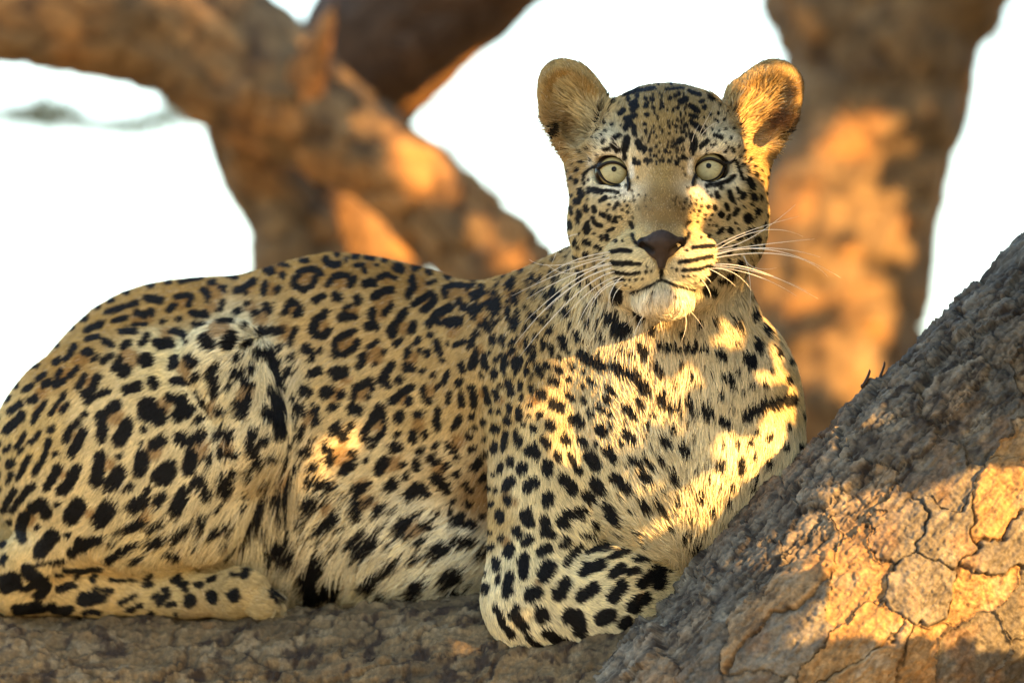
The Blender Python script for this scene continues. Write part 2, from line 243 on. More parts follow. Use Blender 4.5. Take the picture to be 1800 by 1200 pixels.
BEAMS = """
for v_ in ((1311,222,26,58),(1335,150,40,42),(1375,160,20,40),(1328,280,31,40),(1347,330,10,60),(1349,420,8,50),
  (1227,350,13,22),(1233,385,17,32),(1236,432,20,34),(1236,476,24,24),(1220,528,15,12),(1232,455,16,28),
  (1280,592,34,24),(1352,570,10,30),(1368,630,13,40),(1394,700,9,46),
  (1040,606,34,11,20),(1072,632,34,9,30),(1036,690,40,30),(1068,760,32,38),(1000,722,16,11),(1088,850,10,42,-15),(1090,952,8,28),
  (1188,722,13,26),(1205,655,17,14),(1240,850,16,22),
  (1292,800,44,32),(1268,862,30,32),(1360,745,26,30),(1350,800,26,24),(1338,662,15,18),(1222,935,10,16),
  (578,790,30,24),(560,830,26,12,20),(610,770,14,16),(1186,1004,16,10)):
    beam(v_[0], v_[1], None, *v_[2:])
for v_ in ((1720,880,90,44),(1600,930,70,56),(1450,960,60,44),(1500,1060,80,60),(1690,1030,70,60),(1345,1110,16,26),(1610,1120,60,46),(1780,980,40,60),(1400,1010,30,36),(1560,1010,60,40),(1760,1120,40,40),(1430,1150,40,30),(1290,1160,16,20)):
    beam(v_[0], v_[1], 200, *v_[2:])
for v_ in ((1500,235,64,44),(1440,320,70,70),(1545,400,60,90),(1410,500,80,60),(1520,560,70,90),(1430,640,80,60),(1500,700,60,50),(1395,410,50,50)):
    beam(v_[0], v_[1], -4790, v_[2] * .9, v_[3] * .9)
for v_ in ((562,80,24,44),(665,205,36,20),(735,215,26,20),(800,325,24,26),(860,395,28,34),(905,440,30,30),(250,20,60,14)):
    beam(v_[0], v_[1], -3490, v_[2] * .7, v_[3] * .7)
for v_ in ((500,378,40,32),(400,225,22,22),(520,420,30,24)):
    beam(v_[0], v_[1], -3800, v_[2] * 1.3, v_[3] * 1.3)
for v_ in ((650,410,70,60),(690,440,40,30),(635,350,30,30)):
    beam(v_[0], v_[1], -3985, v_[2] * 1.3, v_[3] * 1.3)
for v_ in ((800,118,50,16,-40),(728,168,30,14,-40)):
    beam(v_[0], v_[1], -4360, v_[2] * 1.3, v_[3] * 1.3, *v_[4:])

thin(1480, 460, -4800, 260, 380, .55)
thin(1500, 250, -4800, 240, 120, .6)
for v_ in ((100, 40, 160, 90), (350, 90, 180, 120), (560, 210, 170, 130), (740, 330, 170, 130), (880, 450, 140, 120)):
    thin(v_[0], v_[1], -3490, v_[2], v_[3], .7)
thin(500, 360, -3820, 110, 160, .75)
"""

# ---------------------------------------------------------------- leopard: one continuous body as a distance field
def rot2(ax, deg):
    return np.array(Matrix.Rotation(math.radians(deg), 3, ax))

PR = []   # (kind, data, k)
def ell(c, r, k=25, R=None, op='u', img=True):
    PR.append(('e', np.array(P(*c) if img else c, float), np.array(r, float), k, R, op))
def cap(a, b, ra, rb, k=25, sq=(1, 1, 1), op='u'):
    PR.append(('c', np.array(P(*a), float), np.array(P(*b), float), float(ra), float(rb), k, np.array(sq, float), op))

def prim_d(pr, x, y, z):
    if pr[0] == 'e':
        c, r, R = pr[1], pr[2], pr[4]
        dx, dy, dz = x - c[0], y - c[1], z - c[2]
        if R is not None:
            dx, dy, dz = (R[0, 0] * dx + R[1, 0] * dy + R[2, 0] * dz, R[0, 1] * dx + R[1, 1] * dy + R[2, 1] * dz,
                          R[0, 2] * dx + R[1, 2] * dy + R[2, 2] * dz)
        k0 = np.sqrt((dx / r[0]) ** 2 + (dy / r[1]) ** 2 + (dz / r[2]) ** 2) + 1e-6
        k1 = np.sqrt((dx / r[0] ** 2) ** 2 + (dy / r[1] ** 2) ** 2 + (dz / r[2] ** 2) ** 2) + 1e-9
        return k0 * (k0 - 1) / k1
    a, b, ra, rb, sq = pr[1], pr[2], pr[3], pr[4], pr[6]
    a2, b2 = a / sq, b / sq
    ba = b2 - a2
    px, py, pz = x / sq[0] - a2[0], y / sq[1] - a2[1], z / sq[2] - a2[2]
    t = np.clip((px * ba[0] + py * ba[1] + pz * ba[2]) / (ba @ ba), 0, 1)
    d = np.sqrt((px - t * ba[0]) ** 2 + (py - t * ba[1]) ** 2 + (pz - t * ba[2]) ** 2) - (ra + t * (rb - ra))
    return d * min(sq)

def prim_box(pr):
    if pr[0] == 'e':
        m = max(pr[2]) if pr[4] is not None else pr[2]
        return pr[1] - m, pr[1] + m, pr[3]
    r = max(pr[3], pr[4]) * pr[6]
    return np.minimum(pr[1], pr[2]) - r, np.maximum(pr[1], pr[2]) + r, pr[5]

def combine(D, d, k, op):
    if op == 'u':
        h = np.maximum(k - np.abs(D - d), 0) / k
        return np.minimum(D, d) - h * h * k * 0.25
    h = np.maximum(k - np.abs(D + d), 0) / k
    return np.maximum(D, -d) + h * h * k * 0.25

def pr_k(pr): return pr[3] if pr[0] == 'e' else pr[5]
def pr_op(pr): return pr[5] if pr[0] == 'e' else pr[7]

def sdf(p, prims):
    D = np.full(len(p), 500.0)
    for pr in prims:
        D = combine(D, prim_d(pr, p[:, 0], p[:, 1], p[:, 2]), pr_k(pr), pr_op(pr))
    return D

def sdf_grad(p, prims, e=1.5):
    o = np.array([[1, -1, -1], [-1, -1, 1], [-1, 1, -1], [1, 1, 1]], float)
    g = sum(s * sdf(p + s * e, prims)[:, None] for s in o)
    return g / (np.linalg.norm(g, axis=1)[:, None] + 1e-9)

def surface(prims, lo, hi, h, newton=2):
    lo = np.array(lo, float); n = np.ceil((np.array(hi) - lo) / h).astype(int) + 1
    ax = [lo[i] + h * np.arange(n[i]) for i in range(3)]
    D = np.full(n, 500.0, np.float32)
    for pr in prims:
        b0, b1, k = prim_box(pr)
        i0 = np.maximum(((b0 - k - 2 * h - lo) / h).astype(int), 0)
        i1 = np.minimum(((b1 + k + 2 * h - lo) / h).astype(int) + 2, n)
        if np.any(i1 <= i0): continue
        sl = tuple(slice(a, b) for a, b in zip(i0, i1))
        x, y, z = ax[0][sl[0]][:, None, None], ax[1][sl[1]][None, :, None], ax[2][sl[2]][None, None, :]
        D[sl] = combine(D[sl], prim_d(pr, x, y, z), k, pr_op(pr))
    s = D < 0
    strides = np.array([n[1] * n[2], n[2], 1])
    keys, pts, quads = [], [], []
    for a in range(3):
        sa = [slice(None)] * 3; sb = [slice(None)] * 3
        sa[a] = slice(None, -1); sb[a] = slice(1, None)
        cross = s[tuple(sa)] != s[tuple(sb)]
        b, c = (a + 1) % 3, (a + 2) % 3
        idx = np.argwhere(cross)
        ok = (idx[:, b] > 0) & (idx[:, c] > 0) & (idx[:, b] < n[b] - 1) & (idx[:, c] < n[c] - 1)
        idx = idx[ok]
        j = idx.copy(); j[:, a] += 1
        d0 = D[tuple(idx.T)].astype(float); d1 = D[tuple(j.T)].astype(float)
        t = d0 / (d0 - d1)
        pt = lo + h * idx; pt[:, a] += h * t
        base = idx @ strides
        cells = [base - db * strides[b] - dc * strides[c] for db, dc in ((1, 1), (0, 1), (0, 0), (1, 0))]
        q = np.stack(cells, 1)
        flip = ~(d0 < 0)
        q[flip] = q[flip][:, ::-1]
        quads.append(q)
        for cc in cells: keys.append(cc); pts.append(pt)
    keys = np.concatenate(keys); pts = np.concatenate(pts); quads = np.concatenate(quads)
    uq, inv = np.unique(keys, return_inverse=True)
    cnt = np.bincount(inv)
    v = np.stack([np.bincount(inv, pts[:, i]) / cnt for i in range(3)], 1)
    f = np.searchsorted(uq, quads)
    for _ in range(newton):
        g = sdf_grad(v, prims)
        d = sdf(v, prims)
        v = v - g * np.clip(d, -h, h)[:, None] * 0.7
    return v, f

# --- torso
cap((330, 790, -590), (60, 965, -640), 290, 215, 60, (1, 1, .8))      # rump
cap((330, 790, -590), (610, 748, -510), 290, 298, 60, (1, 1, .78))     # loin
cap((610, 748, -510), (890, 725, -400), 298, 227, 50, (1, 1, .78))     # ribs
cap((840, 716, -410), (1124, 546, -200), 190, 156, 50)                 # neck root and nape
cap((1170, 420, -150), (1150, 650, -200), 128, 190, 50)                # neck
ell((1185, 760, -180), (215, 265, 205), 60)                            # chest
ell((1315, 740, -150), (92, 165, 120), 40)                             # far shoulder
cap((1315, 800, -140), (1290, 1060, -120), 85, 70, 30)                 # far upper arm, behind the trunk
ell((750, 930, -430), (190, 128, 150), 50)                             # belly
# --- near fore limb
ell((968, 700, -200), (112, 180, 130), 40)
cap((972, 760, -170), (948, 1045, -95), 112, 92, 30)
cap((948, 1055, -85), (1065, 1062, -80), 98, 92, 25)
cap((1065, 1062, -80), (1240, 1072, -190), 92, 74, 25)
ell((1310, 1085, -220), (85, 62, 70), 25)
# --- near hind limb
ell((235, 800, -400), (262, 228, 172), 16, rot2('Z', -8))
cap((398, 648, -318), (448, 748, -285), 86, 62, 22)
cap((440, 770, -310), (60, 985, -365), 72, 55, 28)
cap((30, 1014, -410), (170, 1034, -400), 68, 47, 22)
cap((170, 1034, -400), (330, 1047, -390), 47, 36, 20)
cap((330, 1047, -390), (400, 1048, -380), 36, 38, 20)
ell((420, 1042, -370), (52, 42, 52), 20)
for ty in (-1, 0, 1):
    ell((462 - abs(ty) * 8, 1056 + ty * 3, -370 + ty * 30), (30, 27, 17), 7)
cap((-60, 960, -700), (-260, 1010, -760), 60, 42, 40)                  # tail
cap((-260, 1010, -760), (-420, 1200, -720), 42, 34, 20)
# --- far hind foot and far flank under the belly
cap((560, 1000, -640), (760, 1030, -620), 60, 45, 30)
# --- head
HEAD0 = len(PR)
ell((1173, 290, -115), (165, 124, 148), 40)
ell((1173, 246, -75), (104, 94, 100), 45)
ell((1072, 390, -85), (72, 105, 95), 35)
ell((1280, 386, -85), (70, 105, 95), 35)
ell((1168, 455, -50), (120, 90, 110), 40)
ell((1087, 258, -8), (56, 28, 38), 22)
ell((1244, 254, -8), (56, 28, 38), 22)
cap((1165, 235, -12), (1163, 385, 74), 44, 40, 60)
ell((1104, 358, 4), (58, 48, 52), 45)
ell((1226, 354, 4), (58, 48, 52), 45)
ell((1118, 460, 70), (58, 50, 55), 18)
ell((1210, 456, 70), (57, 50, 55), 18)
ell((1163, 418, 92), (42, 30, 44), 16)
ell((1165, 517, 50), (54, 36, 62), 14)
cap((1108, 503, 12), (1222, 499, 12), 34, 34, 20)
# mouth groove and philtrum
for a, b in (((1162, 492, 135), (1125, 512, 112)), ((1125, 512, 112), (1098, 520, 80)), ((1164, 492, 135), (1200, 506, 112)), ((1200, 506, 112), (1232, 512, 80))):
    cap(a, b, 5, 5, 8, op='s')
cap((1163, 462, 150), (1163, 492, 142), 5, 5, 9, op='s')
# ears: a cupped shell each
for sx, cx, cy, tilt in ((-1, 1012, 190, -27), (1, 1335, 193, 37)):
    R = rot2('Z', tilt) @ rot2('Y', -sx * 12)
    ell((cx, cy, -115), (60, 92, 42) if sx < 0 else (64, 97, 42), 14, R)
    cap((cx - sx * 20, cy + 55, -110), (cx - sx * 42, cy + 110, -100), 46, 52, 26)
    ell((cx + sx * 1, cy + 6, -78), (49, 77, 38), 10, R, 's')
    ell((cx - sx * 4, cy + 38, -95), (30, 34, 34), 14, R, 's')
# eye openings
EYES = [(1077, 302, 1), (1247, 296, -1)]
EYE_Z, EYE_R = 0, 32
for ex, ey, s in EYES:
    ell((ex, ey, EYE_Z), (EYE_R + 2, EYE_R + 2, EYE_R + 2), 6, None, 's')
    ell((ex, ey, 40), (25.5, 23.5, 60), 8, rot2('Z', s * 8), 's')

BV, BF = surface(PR, (-450, 80, -1010), (1460, 1330, 220), VOX)
BN = sdf_grad(BV, PR)
bx, by = proj(BV)

# front-most depth lookup, for putting coat marks onto the surface
_cell = 5.0
_gx, _gy = int(2400 / _cell), int(1500 / _cell)
_ci = np.clip(((bx + 500) / _cell).astype(int), 0, _gx - 1) * _gy + np.clip((by / _cell).astype(int), 0, _gy - 1)
_dm = np.full(_gx * _gy, -5000.0)
_fr = BN[:, 2] > 0.0
np.maximum.at(_dm, _ci[_fr], BV[_fr, 2])
_dm = _dm.reshape(_gx, _gy)
for _ in range(6):                                   # fill empty cells from neighbours
    _n = _dm.copy()
    for ax in (0, 1):
        for s in (1, -1):
            r = np.roll(_dm, s, ax)
            _n = np.where((_n < -4000) & (r > -4000), r, _n)
    _dm = _n

def depth_at(x, y):
    i = np.clip(((np.asarray(x) + 500) / _cell).astype(int), 0, _gx - 1)
    j = np.clip((np.asarray(y) / _cell).astype(int), 0, _gy - 1)
    z = _dm[i, j]
    return np.where(z < -4000, -250.0, z)

def parse(text):
    out = []
    for line in text.strip().splitlines():
        if line.startswith('#'): continue
        for it in line.split(';'):
            v = [float(t) for t in it.split()]
            if len(v) >= 3:
                out.append((np.array(v[:-1]).reshape(-1, 2), v[-1]))
    return out
BLACK = parse(BLACK_TXT)
TAN = parse(TAN_TXT)
PALE = parse('1040 287 1050 276 1067 270 1088 275 6;1054 308 1062 321 1076 329 1092 331 1102 339 3.6;1110 288 1111 310 4;1285 278 1273 269 1256 264 1238 268 6;1277 301 1268 312 1252 322 1236 325 1225 333 3.6;1214 282 1213 304 4;1148 527 1180 525 14;1130 540 1200 536 9')
# fine forehead flecks
for _ in range(95):
    fx, fy = rng.uniform(1128, 1212), rng.uniform(166, 290)
    if abs(fx - 1168) > 20 + (fy - 160) * .25 and rng.random() < .3: continue
    BLACK.append((np.array([[fx, fy], [fx + rng.uniform(-1, 1), fy + rng.uniform(3, 7)]]), rng.uniform(1.1, 1.9)))
for _ in range(40):
    fx, fy = rng.uniform(1105, 1150), rng.uniform(340, 372)
    if rng.random() < .5: fx = 2326 - fx
    BLACK.append((np.array([[fx, fy], [fx + rng.uniform(-2, 2), fy + 2]]), rng.uniform(.5, .9)))
for _ in range(55):                                  # small dots on temples and brows
    fx, fy = rng.uniform(1005, 1100), rng.uniform(185, 300)
    if fy < 300 - (fx - 985) * 1.35 + 20 or (fx - 1070) ** 2 + ((fy - 285) * 1.3) ** 2 < 32 ** 2: continue
    if rng.random() < .5: fx = 2338 - fx
    BLACK.append((np.array([[fx, fy], [fx + rng.uniform(-2, 2), fy + rng.uniform(0, 3)]]), rng.uniform(1.4, 2.3)))
for _ in range(22):                                   # and on the cheeks
    fx, fy = rng.uniform(1000, 1070), rng.uniform(335, 470)
    if rng.random() < .5: fx = 2342 - fx
    BLACK.append((np.array([[fx, fy], [fx + rng.uniform(-3, 3), fy + rng.uniform(0, 5)]]), rng.uniform(1.5, 3.2)))
for _ in range(28):                                   # hind foot
    fx, fy = rng.uniform(40, 460), rng.uniform(1008, 1074)
    BLACK.append((np.array([[fx, fy], [fx + rng.uniform(3, 12), fy - rng.uniform(0, 5)]]), rng.uniform(2.5, 5)))
# dense mottling on the withers and the side of the neck
for _ in range(140):
    fx = rng.uniform(825, 985); fy = rng.uniform(455, 660)
    if fy < 480 + max(0, 905 - fx) * .2 or (fx > 960 and fy > 560): continue
    BLACK.append((np.array([[fx, fy], [fx + rng.uniform(-4, 4), fy + rng.uniform(2, 10)]]), rng.uniform(1.8, 3.3)))

def mark_mask(p, marks, soft, grow=None):
    """0..1 coverage of coat marks at surface points p"""
    x, y = proj(p); z = p[:, 2]
    out = np.zeros(len(p))
    order = np.argsort(x); xs = x[order]
    dloc = depth_at(x, y)
    for pts, w in marks:
        mx_, my_ = pts[:, 0].mean(), pts[:, 1].mean()
        head = my_ < 545 - max(0, 1040 - mx_) * .9 and mx_ > 950
        chest = mx_ > 1010 and my_ > 545
        w = w * (grow or (0.98 if head else 1.1 if chest else 1.05 if mx_ > 850 else 1.20)) + (0 if head else .5)
        m = w + soft + 3
        a, b = np.searchsorted(xs, [pts[:, 0].min() - m, pts[:, 0].max() + m])
        if b <= a: continue
        id_ = order[a:b]
        id_ = id_[(y[id_] > pts[:, 1].min() - m) & (y[id_] < pts[:, 1].max() + m) & (z[id_] > dloc[id_] - 55)]
        if not len(id_): continue
        px, py = x[id_], y[id_]
        d = np.full(len(id_), 1e9)
        if len(pts) == 1:
            d = np.hypot(px - pts[0, 0], py - pts[0, 1])
        for q0, q1 in zip(pts[:-1], pts[1:]):
            e = q1 - q0
            t = np.clip(((px - q0[0]) * e[0] + (py - q0[1]) * e[1]) / (e @ e + 1e-9), 0, 1)
            d = np.minimum(d, np.hypot(px - q0[0] - t * e[0], py - q0[1] - t * e[1]))
        out[id_] = np.maximum(out[id_], 1 - smooth(w - soft * .5, w + soft, d))
    return out

# smaller spots fill the gaps the large ones leave
def fill_gaps(region, gap, spacing, r0, r1, dirs):
    ok = np.where(region & (BN[:, 2] > 0.02) & (BV[:, 2] > depth_at(bx, by) - 25))[0]
    m = mark_mask(BV[ok], BLACK, gap)
    ok = ok[m < 0.03]
    kept = []
    for i in rng.permutation(ok):
        if all((bx[i] - bx[j]) ** 2 + (by[i] - by[j]) ** 2 > spacing ** 2 for j in kept): kept.append(i)
    for i in kept:
        r = rng.uniform(r0, r1); k = rng.uniform(.4, 1.2) * r
        BLACK.append((np.array([[bx[i], by[i]], [bx[i] + dirs[0] * k, by[i] + dirs[1] * k]]), r))
    return len(kept)
_ear = ((bx < 1018) & (by < 285)) | ((bx > 1312) & (by < 290)) | ((by < 225) & ((bx < 1062) | (bx > 1276)))
_eye = (np.hypot(bx - 1077, (by - 303) * 1.2) < 44) | (np.hypot(bx - 1247, (by - 297) * 1.2) < 44)
_bridge = (np.abs(bx - 1163) < 34 + np.clip(by - 290, 0, 60) * .25) & (by > 288)
_muz = (np.abs(bx - 1165) < 92) & (by > 398)
N_FILL = (fill_gaps((by < 480) & (bx > 1000) & ~_ear & ~_eye & ~_bridge & ~_muz, 9, 13, 1.6, 2.6, (0, 1)),
          fill_gaps((by > 440) & (by < 660) & (bx > 865) & (bx < 1060), 11, 19, 2.6, 4.0, (0, 1)),
          fill_gaps((by > 440) & (by < 960) & (bx > -5) & (bx < 865), 15, 26, 4.0, 6.2, (-.8, .6)),
          fill_gaps((by > 560) & (by < 950) & (bx > 1010) & (bx < 1410), 20, 34, 2.6, 4.4, (.2, 1)))
print('gap spots', N_FILL)

# rosettes for the parts of the coat turned away from the camera
_hid = np.where(((BN[:, 2] < 0.0) | (bx < 4)) & (sdf(BV, PR[:HEAD0]) < 2))[0]
_hs = []
for i in rng.permutation(_hid):
    if len(_hs) > 800: break
    if all(np.sum((BV[i] - BV[j]) ** 2) > 31 ** 2 for j in _hs): _hs.append(i)
HSPOT = BV[_hs]

def idw(p, cp, val, power=4.0):
    out = np.zeros((len(p), val.shape[1])); 
    for s in range(0, len(p), 60000):
        q = p[s:s + 60000]
        d2 = ((q[:, None, :] - cp[None]) ** 2 * np.array([1, 1, 0.25])).sum(-1) + 60.0
        w = d2 ** (-power / 2)
        out[s:s + 60000] = (w @ val) / w.sum(1)[:, None]
    return out

# coat control points: x y | lie direction dx dy dz | hair length | lift | base colour (sRGB)
CTRL = [
 # head
 (1165, 165, 0, -.6, -.8, 15, .5, (160,132,82)), (1168, 215, 0, -1, -.2, 12, .28, (160,134,84)), (1168, 260, 0, -1, 0, 10, .28, (162,136,88)),
 (1120, 200, -.4, -.9, -.2, 12, .28, (166,140,90)), (1220, 200, .4, -.9, -.2, 12, .28, (166,140,90)),
 (1165, 305, 0, -1, -.2, 8, .3, (166,140,90)), (1163, 345, 0, -1, -.1, 6, .3, (150,122,76)), (1163, 385, 0, -1, 0, 6, .3, (146,118,74)),
 (1135, 365, -.5, -.8, -.2, 6, .3, (150,122,78)), (1192, 365, .5, -.8, -.2, 6, .3, (150,122,78)),
 (1062, 274, -.6, -.7, -.2, 12, .25, (226,214,182)), (1090, 276, -.2, -.9, 0, 10, .25, (214,198,160)), (1240, 270, .1, -1, 0, 10, .25, (218,202,165)), (1264, 272, .6, -.7, -.2, 12, .25, (226,214,182)),
 (1085, 334, -.6, .4, 0, 8, .25, (236,224,196)), (1060, 312, -.8, .3, 0, 8, .25, (232,220,190)), (1240, 330, .6, .4, 0, 8, .25, (236,224,196)), (1268, 310, .8, .3, 0, 8, .25, (232,220,190)), (1103, 338, 0, .8, 0, 7, .25, (225,208,175)), (1222, 332, 0, .8, 0, 7, .25, (225,208,175)),
 (1115, 305, -.2, -.9, 0, 8, .25, (205,172,118)), (1213, 300, .2, -.9, 0, 8, .25, (205,172,118)),
 (1105, 365, -.8, .4, -.2, 10, .25, (196,172,126)), (1222, 365, .8, .4, -.2, 10, .25, (196,172,126)),
 (1060, 360, -.8, .4, -.3, 13, .3, (204,184,140)), (1268, 356, .8, .4, -.3, 13, .3, (204,184,140)),
 (1020, 350, -.7, .5, -.5, 18, .42, (186,160,108)), (1320, 350, .7, .5, -.5, 18, .42, (190,164,112)),
 (1020, 420, -.7, .7, -.3, 20, .35, (196,176,130)), (1325, 420, .7, .7, -.3, 20, .35, (200,180,134)),
 (1065, 430, -.9, .4, -.1, 14, .3, (204,182,136)), (1270, 425, .9, .4, -.1, 14, .3, (204,182,136)),
 (1120, 450, -.9, .3, 0, 9, .3, (216,198,152)), (1212, 447, .9, .3, 0, 9, .3, (216,198,152)),
 (1115, 485, -.8, .5, 0, 10, .3, (224,210,170)), (1215, 482, .8, .5, 0, 10, .3, (224,210,170)), (1145, 480, -.5, .8, 0, 7, .3, (216,200,160)), (1183, 478, .5, .8, 0, 7, .3, (216,200,160)),
 (1115, 415, -.8, .2, -.2, 8, .3, (200,174,122)), (1212, 412, .8, .2, -.2, 8, .3, (200,174,122)),
 (1165, 520, 0, .9, .3, 18, .38, (206,192,166)), (1130, 535, -.4, .9, .2, 22, .4, (210,196,168)), (1200, 530, .4, .9, .2, 22, .4, (210,196,168)), (1165, 548, 0, 1, 0, 24, .36, (208,192,162)),
 (1030, 265, -.7, -.4, -.3, 22, .35, (178,150,98)), (1020, 290, -.7, .2, -.4, 20, .35, (176,148,98)), (1325, 270, .7, -.2, -.3, 22, .35, (188,154,96)), (1340, 300, .6, .3, -.4, 18, .35, (182,152,98)),
 # ears
 (990, 130, -.3, -.9, .2, 9, .25, (176,146,92)), (1045, 165, .3, -.9, .2, 10, .25, (178,148,94)), (960, 165, -.6, -.7, .2, 9, .25, (172,140,86)), (1010, 170, -.7, -.5, .5, 34, .45, (196,172,122)), (1040, 210, -.8, -.4, .4, 44, .45, (206,182,132)), (1000, 215, -.8, .1, .5, 26, .4, (148,120,80)), (985, 245, -.8, .2, .3, 24, .4, (166,138,94)),
 (1385, 125, .4, -.9, .2, 9, .25, (176,146,92)), (1405, 175, .7, -.5, .2, 9, .25, (170,138,86)), (1320, 150, 0, -1, .2, 10, .25, (180,148,94)), (1345, 165, .6, -.5, .5, 34, .45, (186,156,102)), (1310, 205, .7, -.5, .4, 44, .45, (200,168,110)), (1360, 210, .7, 0, .5, 22, .4, (104,72,46)), (1380, 165, .6, .1, .5, 20, .4, (120,92,60)), (1345, 250, .7, .1, .2, 22, .4, (190,158,104)),
 # neck and withers
 (960, 460, -.4, .8, -.3, 16, .25, (168,136,84)), (900, 500, -.5, .8, -.2, 18, .25, (164,130,76)), (1000, 520, -.35, .95, 0, 24, .3, (196,176,132)), (940, 560, -.3, .95, 0, 18, .25, (176,148,98)), (830, 500, -.7, .6, 0, 18, .22, (170,134,76)),
 (1060, 540, -.3, .95, .1, 30, .35, (206,188,150)), (1280, 530, .2, .95, .1, 34, .35, (206,186,146)), (1180, 580, 0, 1, .2, 36, .4, (204,180,138)), (1330, 560, .3, .9, 0, 26, .3, (200,176,130)),
 # back and flank
 (720, 470, -.8, .5, 0, 17, .22, (160,122,62)), (600, 460, -.9, .4, 0, 17, .22, (162,124,64)), (480, 475, -.9, .4, 0, 18, .22, (166,130,70)), (640, 560, -.85, .5, 0, 19, .22, (192,160,104)), (760, 600, -.75, .65, 0, 19, .22, (186,154,98)), (540, 560, -.85, .5, 0, 20, .22, (192,160,104)),
 (600, 680, -.8, .6, 0, 22, .22, (202,176,124)), (740, 720, -.75, .65, 0, 22, .22, (198,170,116)), (830, 680, -.6, .8, 0, 20, .25, (188,158,104)), (650, 800, -.8, .6, 0, 26, .25, (212,190,142)), (780, 830, -.75, .65, 0, 26, .25, (208,184,138)),
 (600, 900, -.75, .65, 0, 40, .28, (218,200,158)), (740, 920, -.8, .6, 0, 36, .28, (222,206,168)), (820, 960, -.8, .5, 0, 36, .3, (232,222,192)), (560, 970, -.55, .85, 0, 56, .3, (214,196,158)), (660, 1000, -.65, .75, 0, 50, .3, (220,204,166)), (780, 1020, -.7, .7, 0, 42, .3, (232,222,192)), (530, 1060, -.3, .95, .1, 58, .3, (206,188,150)), (845, 860, -.5, .9, 0, 24, .3, (160,132,92)),
 # haunch
 (120, 620, -.8, .55, -.1, 18, .2, (166,132,74)), (220, 560, -.85, .5, 0, 18, .22, (168,134,76)), (330, 510, -.9, .35, 0, 18, .22, (168,132,72)), (280, 640, -.8, .55, 0, 22, .22, (212,192,140)), (200, 740, -.65, .75, 0, 22, .2, (210,188,138)), (60, 760, -.6, .8, -.1, 18, .2, (196,170,114)), (100, 880, -.65, .75, 0, 22, .2, (210,188,138)), (300, 800, -.6, .8, 0, 24, .22, (212,192,144)), (390, 700, -.6, .75, 0, 28, .25, (214,196,150)),
 (420, 580, -.85, .3, 0, 26, .3, (222,206,166)), (455, 620, -.5, .8, .1, 30, .32, (216,200,158)), (485, 680, -.25, .95, .1, 32, .34, (206,188,146)), (440, 760, -.5, .86, .1, 27, .26, (212,194,152)), (430, 850, -.5, .86, .1, 34, .26, (208,190,148)), (360, 900, -.5, .86, .1, 38, .28, (206,188,146)), (250, 930, -.7, .7, 0, 34, .25, (206,186,138)), (480, 850, -.15, 1, .1, 42, .3, (190,170,130)), (460, 920, -.25, 1, .1, 50, .32, (204,188,148)),
 (30, 1030, -.5, .6, .1, 18, .2, (204,178,124)), (150, 1040, .7, .3, 0, 16, .22, (190,164,112)), (300, 1045, .9, .2, 0, 16, .25, (188,168,122)), (430, 1050, .9, .2, .1, 14, .25, (178,156,110)), (330, 1078, .8, .5, .1, 12, .2, (160,138,98)),
 # shoulder, fore limb
 (920, 640, -.15, 1, 0, 16, .22, (186,158,104)), (880, 720, -.15, 1, 0, 15, .2, (186,158,104)), (960, 740, -.1, 1, 0, 17, .22, (208,186,134)), (1020, 640, .2, .95, .1, 22, .26, (210,184,132)), (1060, 760, .35, .93, .1, 26, .28, (216,194,146)), (930, 860, .1, 1, 0, 17, .22, (216,196,146)), (1020, 830, .4, .9, .1, 24, .26, (216,196,146)), (870, 900, -.1, 1, 0, 14, .2, (188,162,110)), (1030, 900, .7, .5, .2, 34, .35, (222,206,160)), (1080, 930, .8, .2, .2, 36, .35, (212,190,142)), (930, 970, .25, .95, 0, 16, .22, (220,202,152)), (890, 1060, .2, .95, 0, 16, .22, (222,206,162)), (980, 1010, .75, .6, 0, 16, .24, (222,204,154)), (1080, 990, .9, -.3, .1, 20, .3, (218,198,148)), (1150, 1000, .8, -.5, .1, 24, .32, (216,190,134)), (1060, 1060, .9, .3, 0, 16, .24, (222,206,158)), (960, 1120, .5, .85, 0, 20, .25, (228,216,178)), (1060, 1130, .7, .7, 0, 20, .25, (226,212,172)), (1180, 1060, .95, .1, 0, 14, .25, (214,194,146)),
 # chest
 (1150, 640, .1, .98, .15, 38, .36, (212,190,148)), (1090, 680, .4, .9, .1, 34, .32, (214,192,148)), (1230, 680, -.05, 1, .1, 38, .35, (216,196,154)), (1320, 640, -.2, .95, .1, 34, .32, (216,194,150)), (1385, 680, .3, .9, -.3, 24, .3, (206,178,124)), (1150, 780, .35, .92, .1, 36, .32, (218,200,158)), (1250, 780, -.1, .98, .1, 38, .33, (222,206,166)), (1350, 780, -.2, .96, .05, 30, .3, (220,200,156)), (1150, 880, .5, .85, .1, 42, .38, (214,196,154)), (1220, 880, .1, .98, .1, 44, .38, (216,198,156)), (1200, 960, .1, .95, .2, 46, .4, (206,184,142)), (1140, 950, .6, .6, .2, 44, .4, (208,188,146)),
]
_c = np.array([r[:7] for r in CTRL], float)
CP = np.zeros((len(CTRL), 3))
CP[:, 2] = depth_at(_c[:, 0], _c[:, 1])
_s = 1 - CP[:, 2] / DPX
CP[:, 0] = 900 + (_c[:, 0] - 900) * _s; CP[:, 1] = 600 + (_c[:, 1] - 600) * _s
def tone(c):
    k = np.clip((sum(c) / 3 - 165) / 50, 0, 1) * 0.5
    return srgb(*[v * (1 - k) + t * k for v, t in zip(c, (238, 232, 210))]) * np.array([0.97, 1.01, 0.99])
CVAL = np.concatenate([_c[:, 2:7], np.array([tone(r[7]) for r in CTRL])], 1)
_body = (_c[:, 0] < 870) & (_c[:, 5] < 27) & (_c[:, 1] > 440)
CVAL[_body, 3] *= 0.78
